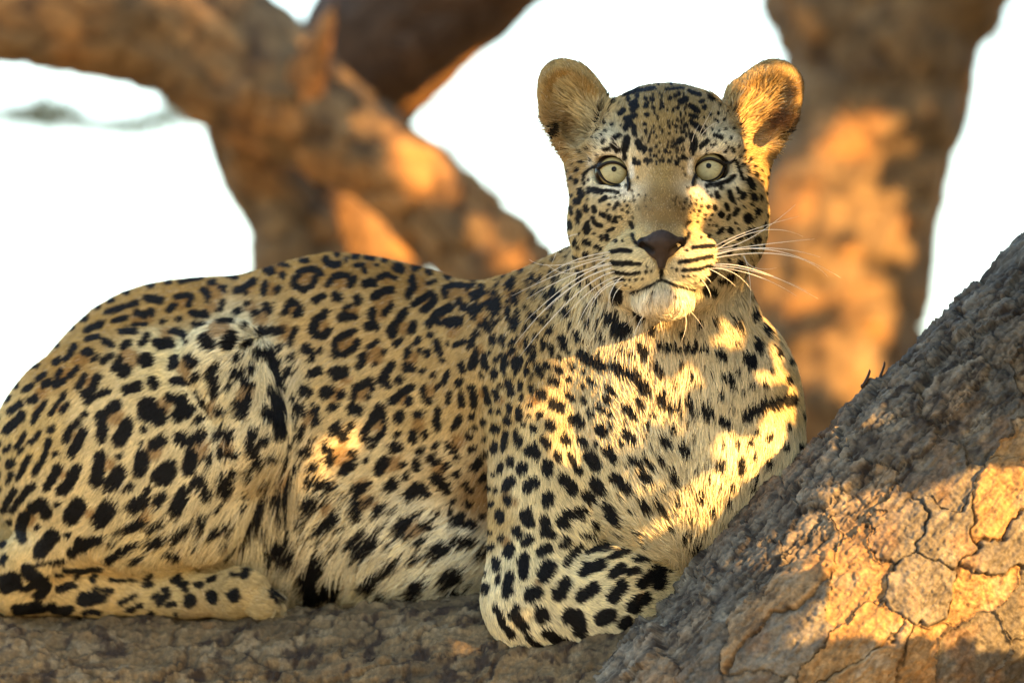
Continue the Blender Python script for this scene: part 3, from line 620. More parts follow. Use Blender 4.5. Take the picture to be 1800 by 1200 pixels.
_ch = (_c[:, 0] > 1010) & (_c[:, 1] > 560)
CVAL[_ch, 3] *= 0.76
_headc = (_c[:, 1] < 480) & (_c[:, 0] > 995)
CVAL[_headc, 3] *= np.where((_c[_headc, 1] < 260) & ((_c[_headc, 0] < 1060) | (_c[_headc, 0] > 1290)), 1.0, 0.68)

BLK = srgb(11, 8, 6); TANC = srgb(140, 101, 46)
EARS_BACK = srgb(22, 17, 13)
COAT_GAIN = 1.0

def coat(p, base, n):
    """pigment of the coat at points p"""
    hd = ((p[:, 1] < 545 - np.maximum(0, 1040 - p[:, 0]) * .9) & (p[:, 0] > 950))
    jit = np.where(hd, 0.45, 1.0)[:, None]
    pj = p + jit * 1.2 * np.stack([vnoise(p, 4.5, 3), vnoise(p, 4.5, 4), vnoise(p, 4.5, 5)], 1) + jit * 2.0 * np.stack([vnoise(p, 13, 6), vnoise(p, 13, 7), 0 * p[:, 0]], 1)
    c = base * COAT_GAIN * (1 + 0.10 * vnoise(p, 30, 9)[:, None])
    tm = mark_mask(pj, TAN, 6, 1.75)
    wm = 0.8 * mark_mask(pj, PALE, 4)
    bm = mark_mask(pj, BLACK, 1.5)
    far = np.maximum(smooth(0.0, -0.15, n[:, 2]), smooth(2, -12, proj(p)[0]))
    if far.max() > 0:
        idx = np.where(far > 0)[0]
        hm = np.zeros(len(idx))
        for s in range(0, len(idx), 40000):
            q = pj[idx[s:s + 40000]]
            d = np.sqrt(((q[:, None] - HSPOT[None]) ** 2).sum(-1)).min(1)
            hm[s:s + 40000] = 1 - smooth(9, 13, d)
        bm[idx] = np.maximum(bm[idx] * (1 - far[idx]), hm * far[idx])
    c = c * (1 - tm[:, None]) + (0.25 * c + 0.75 * TANC * COAT_GAIN) * tm[:, None]
    c = c * (1 - wm[:, None]) + srgb(240, 231, 205) * wm[:, None]
    c = c * (1 - bm[:, None]) + BLK * bm[:, None]
    # black backs of the ears
    eb = smooth(0.05, -0.25, n[:, 2]) * smooth(250, 215, p[:, 1]) * ((p[:, 0] < 1075) | (p[:, 0] > 1262)) * (p[:, 0] > 900)
    c = c * (1 - eb[:, None]) + EARS_BACK * eb[:, None]
    return np.clip(c, 0.004, 0.95)

# ---------------------------------------------------------------- leopard materials
def hair_material(name, attr='pigment', rough=0.55, transl=0.25):
    m, nt, b = new_mat(name)
    a = nt.nodes.new('ShaderNodeAttribute'); a.attribute_name = attr
    b.inputs['Roughness'].default_value = rough
    b.inputs['Specular IOR Level'].default_value = 0.25
    nt.links.new(a.outputs['Color'], b.inputs['Base Color'])
    t = nt.nodes.new('ShaderNodeBsdfTranslucent')
    nt.links.new(a.outputs['Color'], t.inputs['Color'])
    mx = nt.nodes.new('ShaderNodeMixShader'); mx.inputs['Fac'].default_value = transl
    nt.links.new(b.outputs['BSDF'], mx.inputs[1]); nt.links.new(t.outputs['BSDF'], mx.inputs[2])
    nt.links.new(mx.outputs['Shader'], nt.nodes['Material Output'].inputs['Surface'])
    return m
M_FUR = hair_material('fur')
m, nt, b = new_mat('skin'); M_SKIN = m
a = nt.nodes.new('ShaderNodeAttribute'); a.attribute_name = 'pigment'
nt.links.new(a.outputs['Color'], b.inputs['Base Color'])
b.inputs['Roughness'].default_value = 0.8; b.inputs['Specular IOR Level'].default_value = 0.1

leopard = thing('leopard', 'spotted leopard lying on the bough with raised head and pale green eyes facing the camera', 'leopard')
leopard.location = Vector(V(np.array([700.0, 1080.0, -350.0])))
LEO_INV = Matrix.Translation(-leopard.location)
def leo(o):
    o.parent = leopard
    o.matrix_parent_inverse = LEO_INV
    return o

_base = idw(BV, CP, CVAL)
body = leo(mesh_from('body', BV, BF, M_SKIN, None, True, coat(BV, _base[:, 5:8], BN) * 0.6))

# ---------------------------------------------------------------- fur: real strands, combed along the coat
tri = np.concatenate([BF[:, [0, 1, 2]], BF[:, [0, 2, 3]]])
A, B_, C_ = BV[tri[:, 0]], BV[tri[:, 1]], BV[tri[:, 2]]
cr = np.cross(B_ - A, C_ - A); area = 0.5 * np.linalg.norm(cr, axis=1)
cen = (A + B_ + C_) / 3
tn = BN[tri].mean(1); tn /= np.linalg.norm(tn, axis=1)[:, None]
clen = idw(cen, CP, CVAL[:, 3:4])[:, 0]
dens = 0.32 * np.clip(13.0 / clen, 0.28, 2.6)               # strands per square unit
cx_, cy_ = proj(cen)
vis = smooth(-0.35, 0.05, tn[:, 2]) * (cx_ > -90) * (cy_ < 1230)
dens = dens * (0.10 + 0.90 * vis) * FUR
exp_n = dens * area
cnt = np.floor(exp_n + rng.random(len(exp_n))).astype(int)
ti = np.repeat(np.arange(len(tri)), cnt)
r1, r2 = rng.random(len(ti)), rng.random(len(ti))
sq = np.sqrt(r1)
w0, w1, w2 = (1 - sq)[:, None], (sq * (1 - r2))[:, None], (sq * r2)[:, None]
root = A[ti] * w0 + B_[ti] * w1 + C_[ti] * w2
rn = BN[tri[ti, 0]] * w0 + BN[tri[ti, 1]] * w1 + BN[tri[ti, 2]] * w2
rn /= np.linalg.norm(rn, axis=1)[:, None]
rx, ry = proj(root)
# keep the eyes and the nose pad bare
keep = np.ones(len(root), bool)
for ex, ey, s in EYES:
    keep &= ~((((rx - ex) / 25.8) ** 2 + ((ry - ey - 2.5) / 18.8) ** 2 < 1) & (root[:, 2] > -40))
def in_nose(x, y, g=0):
    hw = np.interp(y, [406, 412, 424, 436, 448, 466, 478], [26, 34, 36, 29, 17, 6, 3]) + g
    return (np.abs(x - 1163) < hw) & (y > 410 - g) & (y < 472)
keep &= ~(in_nose(rx, ry) & (root[:, 2] > 60))
root, rn, rx, ry = root[keep], rn[keep], rx[keep], ry[keep]
NH = len(root)
cv = idw(root, CP, CVAL)
d = cv[:, 0:3].copy()
k_ = np.where(cv[:, 3] > 28, 0.20, 0.16)[:, None]
d += k_ * np.stack([fbm(root, 34, 2, 21), fbm(root, 34, 2, 22), fbm(root, 34, 2, 23)], 1) + 0.07 * rng.normal(size=(NH, 3))
d += 0.16 * np.stack([vnoise(root, 9, 31), vnoise(root, 9, 32), vnoise(root, 9, 33)], 1)
d -= rn * (d * rn).sum(1)[:, None]
d /= np.linalg.norm(d, axis=1)[:, None] + 1e-9
L = cv[:, 3] * (0.75 + 0.5 * rng.random(NH)) * (1 + 0.15 * vnoise(root, 40, 8))
lift = np.clip(cv[:, 4] * (0.85 + 0.9 * rng.random(NH)) + 0.08 * vnoise(root, 12, 41), 0.05, 0.9)
K = 5
ts = np.linspace(0, 1, K)
pts = np.zeros((NH, K, 3), np.float32)
# strand rises from the skin, then bends over along the lie of the coat
side = np.cross(rn, d)
curl = rng.normal(size=NH) * 0.10
grav = np.clip((L - 28) / 40, 0, 1) * 0.25
for k, t in enumerate(ts):
    h = (t - 0.62 * t * t) * 2.0
    along = t - 0.12 * (1 - t) * t
    q = root - rn * 1.0 + L[:, None] * (along * d + (lift * h * 0.62)[:, None] * rn + (curl * t * t)[:, None] * side)
    q[:, 1] += L * grav * t * t
    pts[:, k] = q
pe = root + d * (L * np.clip(0.4 + (L - 12) * 0.010, 0.4, 0.68))[:, None]
hc = coat(pe, cv[:, 5:8], rn)
hc *= ((0.74 + 0.5 * rng.random(NH)) * (1 + 0.16 * vnoise(root, 7, 45)))[:, None]
# pale and dark guard hairs
g = rng.random(NH)
lum = hc.mean(1)
dk = (g < 0.06) & (lum > 0.12); hc[dk] *= 0.55
pl = (g > 0.95) & (lum > 0.12); hc[pl] = hc[pl] * 0.6 + 0.4 * srgb(235, 222, 190)
rad = (0.55 + 0.35 * rng.random(NH)) * np.clip(L / 22, 0.72, 1.25) * HAIRW
rk = np.array([1.0, 1.0, 0.85, 0.6, 0.22])

cu = bpy.data.hair_curves.new('fur')
cu.add_curves([K] * NH)
cu.attributes['position'].data.foreach_set('vector', V(pts.reshape(-1, 3)).astype(np.float32).ravel())
ra = cu.attributes.get('radius') or cu.attributes.new('radius', 'FLOAT', 'POINT')
ra.data.foreach_set('value', (rad[:, None] * rk[None, :] * U).astype(np.float32).ravel())
pg = cu.attributes.new('pigment', 'FLOAT_COLOR', 'POINT')
c4 = np.ones((NH, K, 4), np.float32)
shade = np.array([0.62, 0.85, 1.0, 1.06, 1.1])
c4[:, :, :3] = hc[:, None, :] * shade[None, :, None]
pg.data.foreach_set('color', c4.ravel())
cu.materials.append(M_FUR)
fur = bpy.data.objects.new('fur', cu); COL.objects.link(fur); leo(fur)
print('body verts', len(BV), 'strands', NH)

# ---------------------------------------------------------------- eyes
m, nt, b = new_mat('eye'); M_EYE = m
a = nt.nodes.new('ShaderNodeAttribute'); a.attribute_name = 'pigment'
nt.links.new(a.outputs['Color'], b.inputs['Base Color'])
b.inputs['Roughness'].default_value = 0.25
b.inputs['Coat Weight'].default_value = 0.6; b.inputs['Coat Roughness'].default_value = 0.02; b.inputs['Coat IOR'].default_value = 1.22; b.inputs['Specular IOR Level'].default_value = 0.0
m, nt, b = new_mat('dark_skin'); M_DARK = m
b.inputs['Base Color'].default_value = (0.006, 0.005, 0.004, 1); b.inputs['Roughness'].default_value = 0.5; b.inputs['Specular IOR Level'].default_value = 0.2

def ico_grid(nu, nv):
    u = np.linspace(0, np.pi, nu); v = np.linspace(0, 2 * np.pi, nv, endpoint=False)
    uu, vv = np.meshgrid(u, v, indexing='ij')
    p = np.stack([np.sin(uu) * np.cos(vv), np.sin(uu) * np.sin(vv), np.cos(uu)], -1).reshape(-1, 3)
    i, j = np.meshgrid(np.arange(nu - 1), np.arange(nv), indexing='ij')
    f = np.stack([i * nv + j, (i + 1) * nv + j, (i + 1) * nv + (j + 1) % nv, i * nv + (j + 1) % nv], -1).reshape(-1, 4)
    return p, f
for ex, ey, s in EYES:
    p, f = ico_grid(90, 96)
    c = np.array(P(ex, ey, EYE_Z))
    v = c + p * EYE_R
    # iris: pale green, olive towards the top, tan ring, tiny round pupil, dark limbus
    rr = np.hypot(p[:, 0], p[:, 1]) * EYE_R
    an = np.arctan2(p[:, 1], p[:, 0])
    fib = vnoise(np.stack([np.cos(an) * 9, np.sin(an) * 9, rr * 0.12], 1), 0.55, 77)
    iris = 0.80 * srgb(184, 180, 140)[None] * (1 + 0.22 * fib[:, None]) 
    ring = smooth(13, 25, rr)[:, None]
    iris = iris * (1 - ring * .8) + 0.60 * srgb(184, 160, 92)[None] * (ring * .8)
    col = iris
    lim = smooth(22.5, 26.0, rr)[:, None]
    col = col * (1 - lim) + srgb(24, 16, 10)[None] * lim
    pu = (1 - smooth(4.3, 5.4, np.hypot(p[:, 0] * EYE_R - 2 * s, p[:, 1] * EYE_R + 4)))[:, None]
    col = col * (1 - pu) + 0.0008 * pu
    col[p[:, 2] < 0] = 0.01
    leo(mesh_from('eye', v, f, M_EYE, None, True, col))
    # lids: dark rim that follows the almond of the opening, with the tear corner
    if s > 0:
        rim = [(1051, 296), (1058, 290.5), (1069, 286), (1081, 285.5), (1093, 290.5), (1101, 299), (1104, 311), (1099, 319.5), (1088, 323.5), (1076, 322.5), (1064, 317), (1056, 307)]
        wid = [3.6, 3.2, 2.9, 2.7, 2.4, 2.0, 2.2, 2.2, 1.7, 1.7, 2.0, 3.0]
        tear = [(1102, 312), (1105, 322), (1105, 330), (1103, 336)]
        cor = [(1053, 293), (1046, 293), (1038, 296)]
    else:
        rim = [(1273, 289.5), (1266, 284.5), (1255, 280), (1244, 279), (1232, 284), (1224, 292.5), (1221, 305), (1226, 313.5), (1237, 317.5), (1249, 317), (1261, 311.5), (1269, 301)]
        wid = [3.6, 3.2, 2.9, 2.7, 2.4, 2.0, 2.2, 2.2, 1.7, 1.7, 2.0, 3.0]
        tear = [(1223, 306), (1220, 314), (1218, 322), (1219, 327)]
        cor = [(1272, 287), (1279, 287), (1287, 285)]
    rp = spline(rim + [rim[0]], 64)[:-1]
    rw = spline(np.array(wid + [wid[0]])[:, None].repeat(2, 1), 64)[:-1, 0]
    dd = ((rp - np.array([ex, ey])) ** 2).sum(1)
    zz = np.sqrt(np.maximum(EYE_R ** 2 - dd, 20.0)) + EYE_Z + np.where(rp[:, 1] < ey - 6, 4.5, -0.3)
    rp = rp + np.array([0, 1.0]) * (0.0 * smooth(ey - 8, ey - 18, rp[:, 1]))[:, None]
    path = np.array([P(x, y, z) for (x, y), z in zip(rp, zz)])
    seg = 10; n = len(path); vs = []
    for i in range(n):
        t = path[(i + 1) % n] - path[i - 1]; t /= np.linalg.norm(t)
        u = np.cross(t, [0, 0, 1.0]); u /= np.linalg.norm(u); w = np.cross(t, u)
        aa = np.linspace(0, 2 * np.pi, seg, endpoint=False)
        vs.append(path[i] + rw[i] * (np.cos(aa)[:, None] * u + 0.9 * np.sin(aa)[:, None] * w))
    i, j = np.meshgrid(np.arange(n), np.arange(seg), indexing='ij')
    fq = np.stack([i * seg + j, ((i + 1) % n) * seg + j, ((i + 1) % n) * seg + (j + 1) % seg, i * seg + (j + 1) % seg], -1).reshape(-1, 4)
    vs = np.concatenate(vs)
    tv, tf = tube([P(x, y, float(depth_at(x, y)) + 2) for x, y in tear], [1.8, 2.8, 3.0, 1.0], 10)
    cv2, cf2 = tube([P(x, y, float(max(depth_at(x, y), 14)) + 1) for x, y in cor], [3.2, 2.2, 1.0], 8)
    leo(mesh_from('eyelid', np.concatenate([vs, tv, cv2]), np.concatenate([fq, tf + len(vs), cf2 + len(vs) + len(tv)]), M_DARK))

# ---------------------------------------------------------------- nose pad
NP = []
_pr_save = PR; PR = NP
ell((1163, 427, 122), (38, 14, 20), 9)
ell((1131, 428, 112), (11, 10, 14), 10)
ell((1195, 426, 112), (11, 10, 14), 10)
cap((1163, 424, 126), (1163, 466, 126), 20, 7, 16, (1, 1, 1))
cap((1113, 413, 94), (1129, 431, 108), 2.2, 6, 6)
cap((1211, 411, 94), (1197, 429, 108), 2.2, 6, 6)
cap((1138, 436, 126), (1150, 446, 124), 6, 7, 8)
cap((1188, 434, 126), (1177, 444, 124), 6, 7, 8)
cap((1131, 433, 128), (1144, 442, 134), 7, 5.5, 5, op='s')
cap((1195, 431, 128), (1183, 440, 134), 7, 5.5, 5, op='s')
cap((1163, 436, 149), (1163, 474, 136), 1.6, 1.6, 4, op='s')
PR = _pr_save
NV, NF = surface(NP, (1090, 380, 60), (1235, 500, 170), 1.6, 2)
nn = NV.copy()
NV = NV + sdf_grad(NV, NP) * (0.55 * vnoise(nn, 3.2, 5) + 0.35 * vnoise(nn, 1.8, 6))[:, None]
ncol = 0.6 * srgb(74, 61, 53)[None] * (1 + 0.18 * vnoise(nn, 10, 2)[:, None])
for cxn, cyn, tl_ in ((1137, 437, .55), (1190, 435, -.55)):
    qu = (nn[:, 0] - cxn) * math.cos(tl_) + (nn[:, 1] - cyn) * math.sin(tl_); qv = -(nn[:, 0] - cxn) * math.sin(tl_) + (nn[:, 1] - cyn) * math.cos(tl_)
    q = np.exp(-((qu / 13) ** 4 + (qv / 7.5) ** 4))[:, None]
    ncol = ncol * (1 - q) + srgb(10, 7, 6)[None] * q
q = smooth(31, 37, np.abs(nn[:, 0] - 1163))[:, None]
ncol = ncol * (1 - q) + srgb(16, 11, 9)[None] * q
m, nt, b = new_mat('nose'); M_NOSE = m
a = nt.nodes.new('ShaderNodeAttribute'); a.attribute_name = 'pigment'
nt.links.new(a.outputs['Color'], b.inputs['Base Color'])
b.inputs['Roughness'].default_value = 0.6; b.inputs['Specular IOR Level'].default_value = 0.14
leo(mesh_from('nose', NV, NF, M_NOSE, None, True, ncol))

# ---------------------------------------------------------------- whiskers, each one a strand of its own
m, nt, b = new_mat('whisker'); M_WHISK = m
b.inputs['Base Color'].default_value = (0.74, 0.68, 0.54, 1); b.inputs['Roughness'].default_value = 0.35
b.inputs['Transmission Weight'].default_value = 0.0
WH = [
 # on the viewer's left
 ((1072, 443), (1000, 462), (940, 500), 1.5), ((1072, 455), (1010, 470), (900, 520), 1.6), ((1074, 462), (1000, 486), (925, 526), 1.7),
 ((1075, 465), (1010, 492), (922, 566), 1.9), ((1076, 470), (990, 515), (905, 605), 1.8), ((1080, 478), (1010, 520), (912, 628), 1.9),
 ((1078, 472), (1020, 495), (960, 545), 1.6), ((1085, 486), (1040, 510), (987, 562), 1.6), ((1090, 490), (1045, 520), (1010, 585), 1.5),
 ((1096, 494), (1050, 520), (1030, 580), 1.5), ((1098, 484), (1075, 510), (1070, 550), 1.5), ((1096, 500), (1082, 515), (1076, 535), 1.3),
 ((1073, 450), (1010, 480), (960, 464), 1.4), ((1018, 412), (990, 425), (968, 470), 1.2), ((1070, 447), (980, 466), (930, 456), 1.2),
 # on the viewer's right
 ((1258, 432), (1320, 405), (1405, 380), 1.4), ((1260, 436), (1320, 418), (1398, 360), 1.5), ((1258, 440), (1340, 405), (1412, 416), 1.4), ((1260, 442), (1340, 430), (1432, 420), 1.6),
 ((1256, 447), (1350, 436), (1442, 452), 1.7), ((1258, 449), (1360, 440), (1478, 488), 1.6), ((1258, 453), (1380, 448), (1455, 486), 1.6),
 ((1252, 466), (1330, 475), (1438, 525), 1.8), ((1254, 468), (1330, 478), (1420, 512), 1.6), ((1256, 470), (1330, 485), (1400, 520), 1.4),
 ((1248, 472), (1290, 480), (1322, 512), 1.4), ((1305, 448), (1318, 490), (1317, 565), 1.2), ((1240, 470), (1270, 485), (1295, 505), 1.3), ((1308, 448), (1325, 470), (1365, 471), 1.2),
 ((1232, 480), (1245, 490), (1250, 497), 1.3), ((1232, 490), (1245, 508), (1250, 525), 1.3),
 # under the chin and over the eyes
 ((1138, 545), (1120, 575), (1110, 612), 1.1), ((1128, 545), (1112, 560), (1096, 575), 1.1), ((1133, 550), (1125, 575), (1122, 600), 1.1), ((1200, 540), (1206, 570), (1195, 606), 1.1), ((1205, 540), (1225, 560), (1240, 585), 1.1), ((1160, 552), (1162, 570), (1168, 590), 1.0),
 ((1088, 262), (1070, 248), (1045, 232), .9), ((1086, 258), (1078, 244), (1062, 236), .9), ((1216, 250), (1222, 232), (1230, 218), .9), ((1232, 240), (1248, 222), (1268, 214), .9), ((1228, 240), (1238, 218), (1256, 186), .8),
]
for (a0, a1, a2, w) in WH:
    z0 = float(depth_at(*a0)) - 2
    out = 1 if a2[0] > 1163 else -1
    ln = math.hypot(a2[0] - a0[0], a2[1] - a0[1])
    z1, z2 = z0 + ln * 0.18 + 10, z0 + ln * 0.12 + 12
    n = 14; t = np.linspace(0, 1, n)[:, None]
    p0, p1, p2 = np.array(P(*a0, z0)), np.array(P(*a1, z1)), np.array(P(*a2, z2))
    p1 = 2 * p1 - 0.5 * (p0 + p2)
    path = (1 - t) ** 2 * p0 + 2 * t * (1 - t) * p1 + t * t * p2
    v, f = tube(path, w * 0.66 * (1 - 0.85 * t[:, 0] ** 1.3), 5)
    leo(mesh_from('whisker', v, f, M_WHISK))

# ---------------------------------------------------------------- setting: ground
m, nt, b = new_mat('dry_grass_ground'); M_GROUND = m
tc = nt.nodes.new('ShaderNodeTexCoord'); nz = nt.nodes.new('ShaderNodeTexNoise'); nz.inputs['Scale'].default_value = 1.5; nz.inputs['Detail'].default_value = 8
cr_ = nt.nodes.new('ShaderNodeValToRGB')
cr_.color_ramp.elements[0].color = (0.20, 0.13, 0.06, 1); cr_.color_ramp.elements[1].color = (0.42, 0.31, 0.15, 1)
nt.links.new(tc.outputs['Object'], nz.inputs['Vector']); nt.links.new(nz.outputs['Fac'], cr_.inputs['Fac']); nt.links.new(cr_.outputs['Color'], b.inputs['Base Color'])
b.inputs['Roughness'].default_value = 0.95
gr = mesh_from('ground', np.array([[-900, -900, 0], [900, -900, 0], [900, 900, 0], [-900, 900, 0]], float), np.array([[0, 1, 2, 3]]), M_GROUND, None, False, None, True)
gr['kind'] = 'structure'

# ---------------------------------------------------------------- bark
def bark_mat(name, rough=0.85, grain=260.0, bump=0.35):
    m, nt, b = new_mat(name)
    a = nt.nodes.new('ShaderNodeAttribute'); a.attribute_name = 'pigment'
    tc = nt.nodes.new('ShaderNodeTexCoord')
    n1 = nt.nodes.new('ShaderNodeTexNoise'); n1.inputs['Scale'].default_value = grain; n1.inputs['Detail'].default_value = 6; n1.inputs['Roughness'].default_value = 0.65
    nt.links.new(tc.outputs['Object'], n1.inputs['Vector'])
    mr = nt.nodes.new('ShaderNodeMapRange'); mr.inputs['From Min'].default_value = 0.25; mr.inputs['From Max'].default_value = 0.75
    mr.inputs['To Min'].default_value = 0.55; mr.inputs['To Max'].default_value = 1.4
    nt.links.new(n1.outputs['Fac'], mr.inputs['Value'])
    mx = nt.nodes.new('ShaderNodeMix'); mx.data_type = 'RGBA'; mx.blend_type = 'MULTIPLY'; mx.inputs[0].default_value = 1.0
    nt.links.new(a.outputs['Color'], mx.inputs[6]); nt.links.new(mr.outputs['Result'], mx.inputs[7])
    nt.links.new(mx.outputs[2], b.inputs['Base Color'])
    bp = nt.nodes.new('ShaderNodeBump'); bp.inputs['Strength'].default_value = bump; bp.inputs['Distance'].default_value = 0.002
    nt.links.new(n1.outputs['Fac'], bp.inputs['Height']); nt.links.new(bp.outputs['Normal'], b.inputs['Normal'])
    b.inputs['Roughness'].default_value = rough; b.inputs['Specular IOR Level'].default_value = 0.3
    return m
M_BARK = bark_mat('bark')
M_BARK_FAR = bark_mat('smooth_bark', grain=60, bump=0.2)

def limb_grid(path, radii, ns, na, dense=None):
    """dense swept surface: positions (ns*na,3), normals, arc length s, angle a; the seam faces away from the camera"""
    if dense:                                            # most rings inside the stretch in view, most columns on the side in view
        n1, n3 = int(ns * .12), int(ns * .10); e_ = len(path) - 1
        tt = np.concatenate([np.linspace(0, dense[0], n1, endpoint=False), np.linspace(dense[0], dense[1], ns - n1 - n3, endpoint=False), np.linspace(dense[1], e_ - 1e-6, n3)])
    else:
        tt = np.linspace(0, len(path) - 1 - 1e-6, ns)
    full = spline(np.column_stack([path, radii]), 2001)
    pr_ = np.stack([np.interp(tt, np.linspace(0, len(path) - 1, 2001), full[:, q]) for q in range(4)], 1)
    c, r = pr_[:, :3], pr_[:, 3]
    t = np.gradient(c, axis=0); t /= np.linalg.norm(t, axis=1)[:, None]
    back = np.array([0, 0, -1.0])
    u = back - t * (t @ back)[:, None]; u /= np.linalg.norm(u, axis=1)[:, None]
    v = np.cross(t, u)
    a = np.linspace(0, 2 * np.pi, na, endpoint=False)
    if dense:
        a = a - 0.62 * np.sin(a - np.pi) * -1 if False else a + 0.62 * np.sin(a)
    nrm = np.cos(a)[None, :, None] * u[:, None] + np.sin(a)[None, :, None] * v[:, None]
    pos = c[:, None] + r[:, None, None] * nrm
    s = np.concatenate([[0], np.cumsum(np.linalg.norm(np.diff(c, axis=0), axis=1))])
    i, j = np.meshgrid(np.arange(ns - 1), np.arange(na), indexing='ij')
    f = np.stack([i * na + j, i * na + (j + 1) % na, (i + 1) * na + (j + 1) % na, (i + 1) * na + j], -1).reshape(-1, 4)
    ss = np.repeat(s, na); aa = np.tile(a, ns); rr = np.repeat(r, na)
    return pos.reshape(-1, 3), nrm.reshape(-1, 3), ss, aa, rr, f[:, ::-1]

def voronoi(u, v, cell, seed, stretch=1.0, jitter=0.9):
    """cell id, F1, F2-F1 (distance to the crack) for plates of size cell, long along u by stretch"""
    x, y = u / (cell * stretch), v / cell
    ix, iy = np.floor(x).astype(np.int64), np.floor(y).astype(np.int64)
    z = np.zeros_like(ix)
    f1 = np.full(len(x), 9.0); ou = np.zeros(len(x)); ov = np.zeros(len(x)); f2 = f1.copy(); idd = np.zeros(len(x), np.int64)
    for dx in (-1, 0, 1):
        for dy in (-1, 0, 1):
            cx, cy = ix + dx, iy + dy
            px = cx + 0.5 + jitter * (_hash(cx, cy, z, seed) - 0.5); py = cy + 0.5 + jitter * (_hash(cx, cy, z, seed + 1) - 0.5)
            d = np.hypot(x - px, y - py)
            new = d < f1
            ou = np.where(new, x - px, ou); ov = np.where(new, y - py, ov)
            f2 = np.where(new, f1, np.minimum(f2, d)); idd = np.where(new, (cx + 5000) * 20000 + cy + 5000, idd); f1 = np.where(new, d, f1)
    voronoi.off = (ou, ov)
    return idd, f1, f2 - f1

def rnd_id(i, seed):
    return _hash(i, i // 7, i * 0, seed)

# ---------------------------------------------------------------- the tree the leopard lies in
tree = thing('tree', 'grey plated tree, its bough under the leopard and its trunk slanting up across the front', 'tree')
tree.location = Vector(V(np.array([1150.0, 1600.0, -100.0]))); tree.location.z = 0
T_INV = Matrix.Translation(-tree.location)
def of(o, par, inv):
    o.parent = par; o.matrix_parent_inverse = inv
    return o

def split_plates(pos, f, col, ids, crack, name, piece, mat, par, inv, view_ok, cap_n=290, min_faces=60):
    """partition one dense bark surface into plates (children) and the cracked bed between them"""
    fid = ids[f[:, 0]]
    same = (ids[f] == fid[:, None]).all(1) & ~crack[f].any(1) & view_ok[f].all(1)
    uq, cnt = np.unique(fid[same], return_counts=True)
    uq = uq[np.argsort(-cnt)]; cnt = np.sort(cnt)[::-1]
    sel = uq[cnt >= min_faces][:cap_n]
    mine = same & np.isin(fid, sel)
    # keep only the largest connected piece of each plate; scraps go back to the bed
    fm = f[mine]; lab = np.arange(len(pos))
    for _ in range(4000):
        lo = lab[fm].min(1)
        new = lab.copy()
        np.minimum.at(new, fm.ravel(), np.repeat(lo, 4))
        new = new[new]
        if np.array_equal(new, lab): break
        lab = new
    fl = lab[fm[:, 0]]
    comp, inv_c, n_c = np.unique(fl, return_inverse=True, return_counts=True)
    big = {}
    for i_, c_, k_ in zip(fid[mine], inv_c, n_c[inv_c]):
        if k_ > big.get(i_, (0, -1))[0]: big[i_] = (k_, c_)
    good = np.array([big[i_][1] == c_ for i_, c_ in zip(fid[mine], inv_c)], bool)
    mi_ = np.flatnonzero(mine); mine[mi_[~good]] = False
    def sub(faces, nm):
        used, inv_i = np.unique(faces, return_inverse=True)
        return mesh_from(nm, pos[used], inv_i.reshape(faces.shape), mat, None, True, col[used])
    bed = of(sub(f[~mine], name), par, inv)
    mf, mi = f[mine], fid[mine]
    o_ = np.argsort(mi, kind='stable'); mf, mi = mf[o_], mi[o_]
    cuts = np.flatnonzero(np.diff(mi)) + 1
    for part in np.split(mf, cuts):
        ob = sub(part, piece)
        ob.parent = bed
    return bed

# leaning trunk
TR_PATH = [P(640, 2300, -260), P(1010, 1760, -120), P(1380, 1320, 0), P(1645, 1022, -40), P(1910, 752, -150), P(2250, 400, -300), P(2700, -200, -500)]
TR_R = [440, 400, 338, 320, 322, 330, 300]
pos, nrm, s, a, r, f = limb_grid(TR_PATH, TR_R, TRUNK_N[0], TRUNK_N[1], (1.55, 4.1))
arc = (a - np.pi) * 320.0
w3 = pos
warp1, warp2 = 60 * fbm(w3, 120, 5, 51, .6), 60 * fbm(w3, 120, 5, 52, .6)
tx, ty = proj(pos)
# plates are large on the underside (lower right) and small and ragged on the upper side
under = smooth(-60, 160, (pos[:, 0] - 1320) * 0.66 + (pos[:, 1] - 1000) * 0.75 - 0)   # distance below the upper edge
id1, f1, e1 = voronoi(s + warp1, arc + warp2, 92, 61, 1.25)
off1 = voronoi.off
id2, g1, e2 = voronoi(s + 0.6 * warp2 + 40, arc + 0.6 * warp1, 30, 71, 1.7)
lvl = rnd_id(id1, 5)
crw = np.clip(0.038 + 0.06 * fbm(w3, 60, 2, 53), 0.010, 0.09)
cr1 = 1 - smooth(0.0, 1.0, e1 / crw)
cr2 = smooth(0.20, 0.0, e2)
rag = fbm(w3, 26, 4, 81)
fine = fbm(w3, 9, 3, 82)
disp = 11 * (lvl - 0.5) * 2 * smooth(0.0, 0.10, e1) - 8 * cr1
dome = (1 - np.clip(f1, 0, 1)) * 5
disp += dome * under + (1 - 0.75 * under) * (5 * (rnd_id(id2, 9) - 0.5) - 4 * cr2 + 3 * rag) + 3.0 * rag + 2.0 * fine
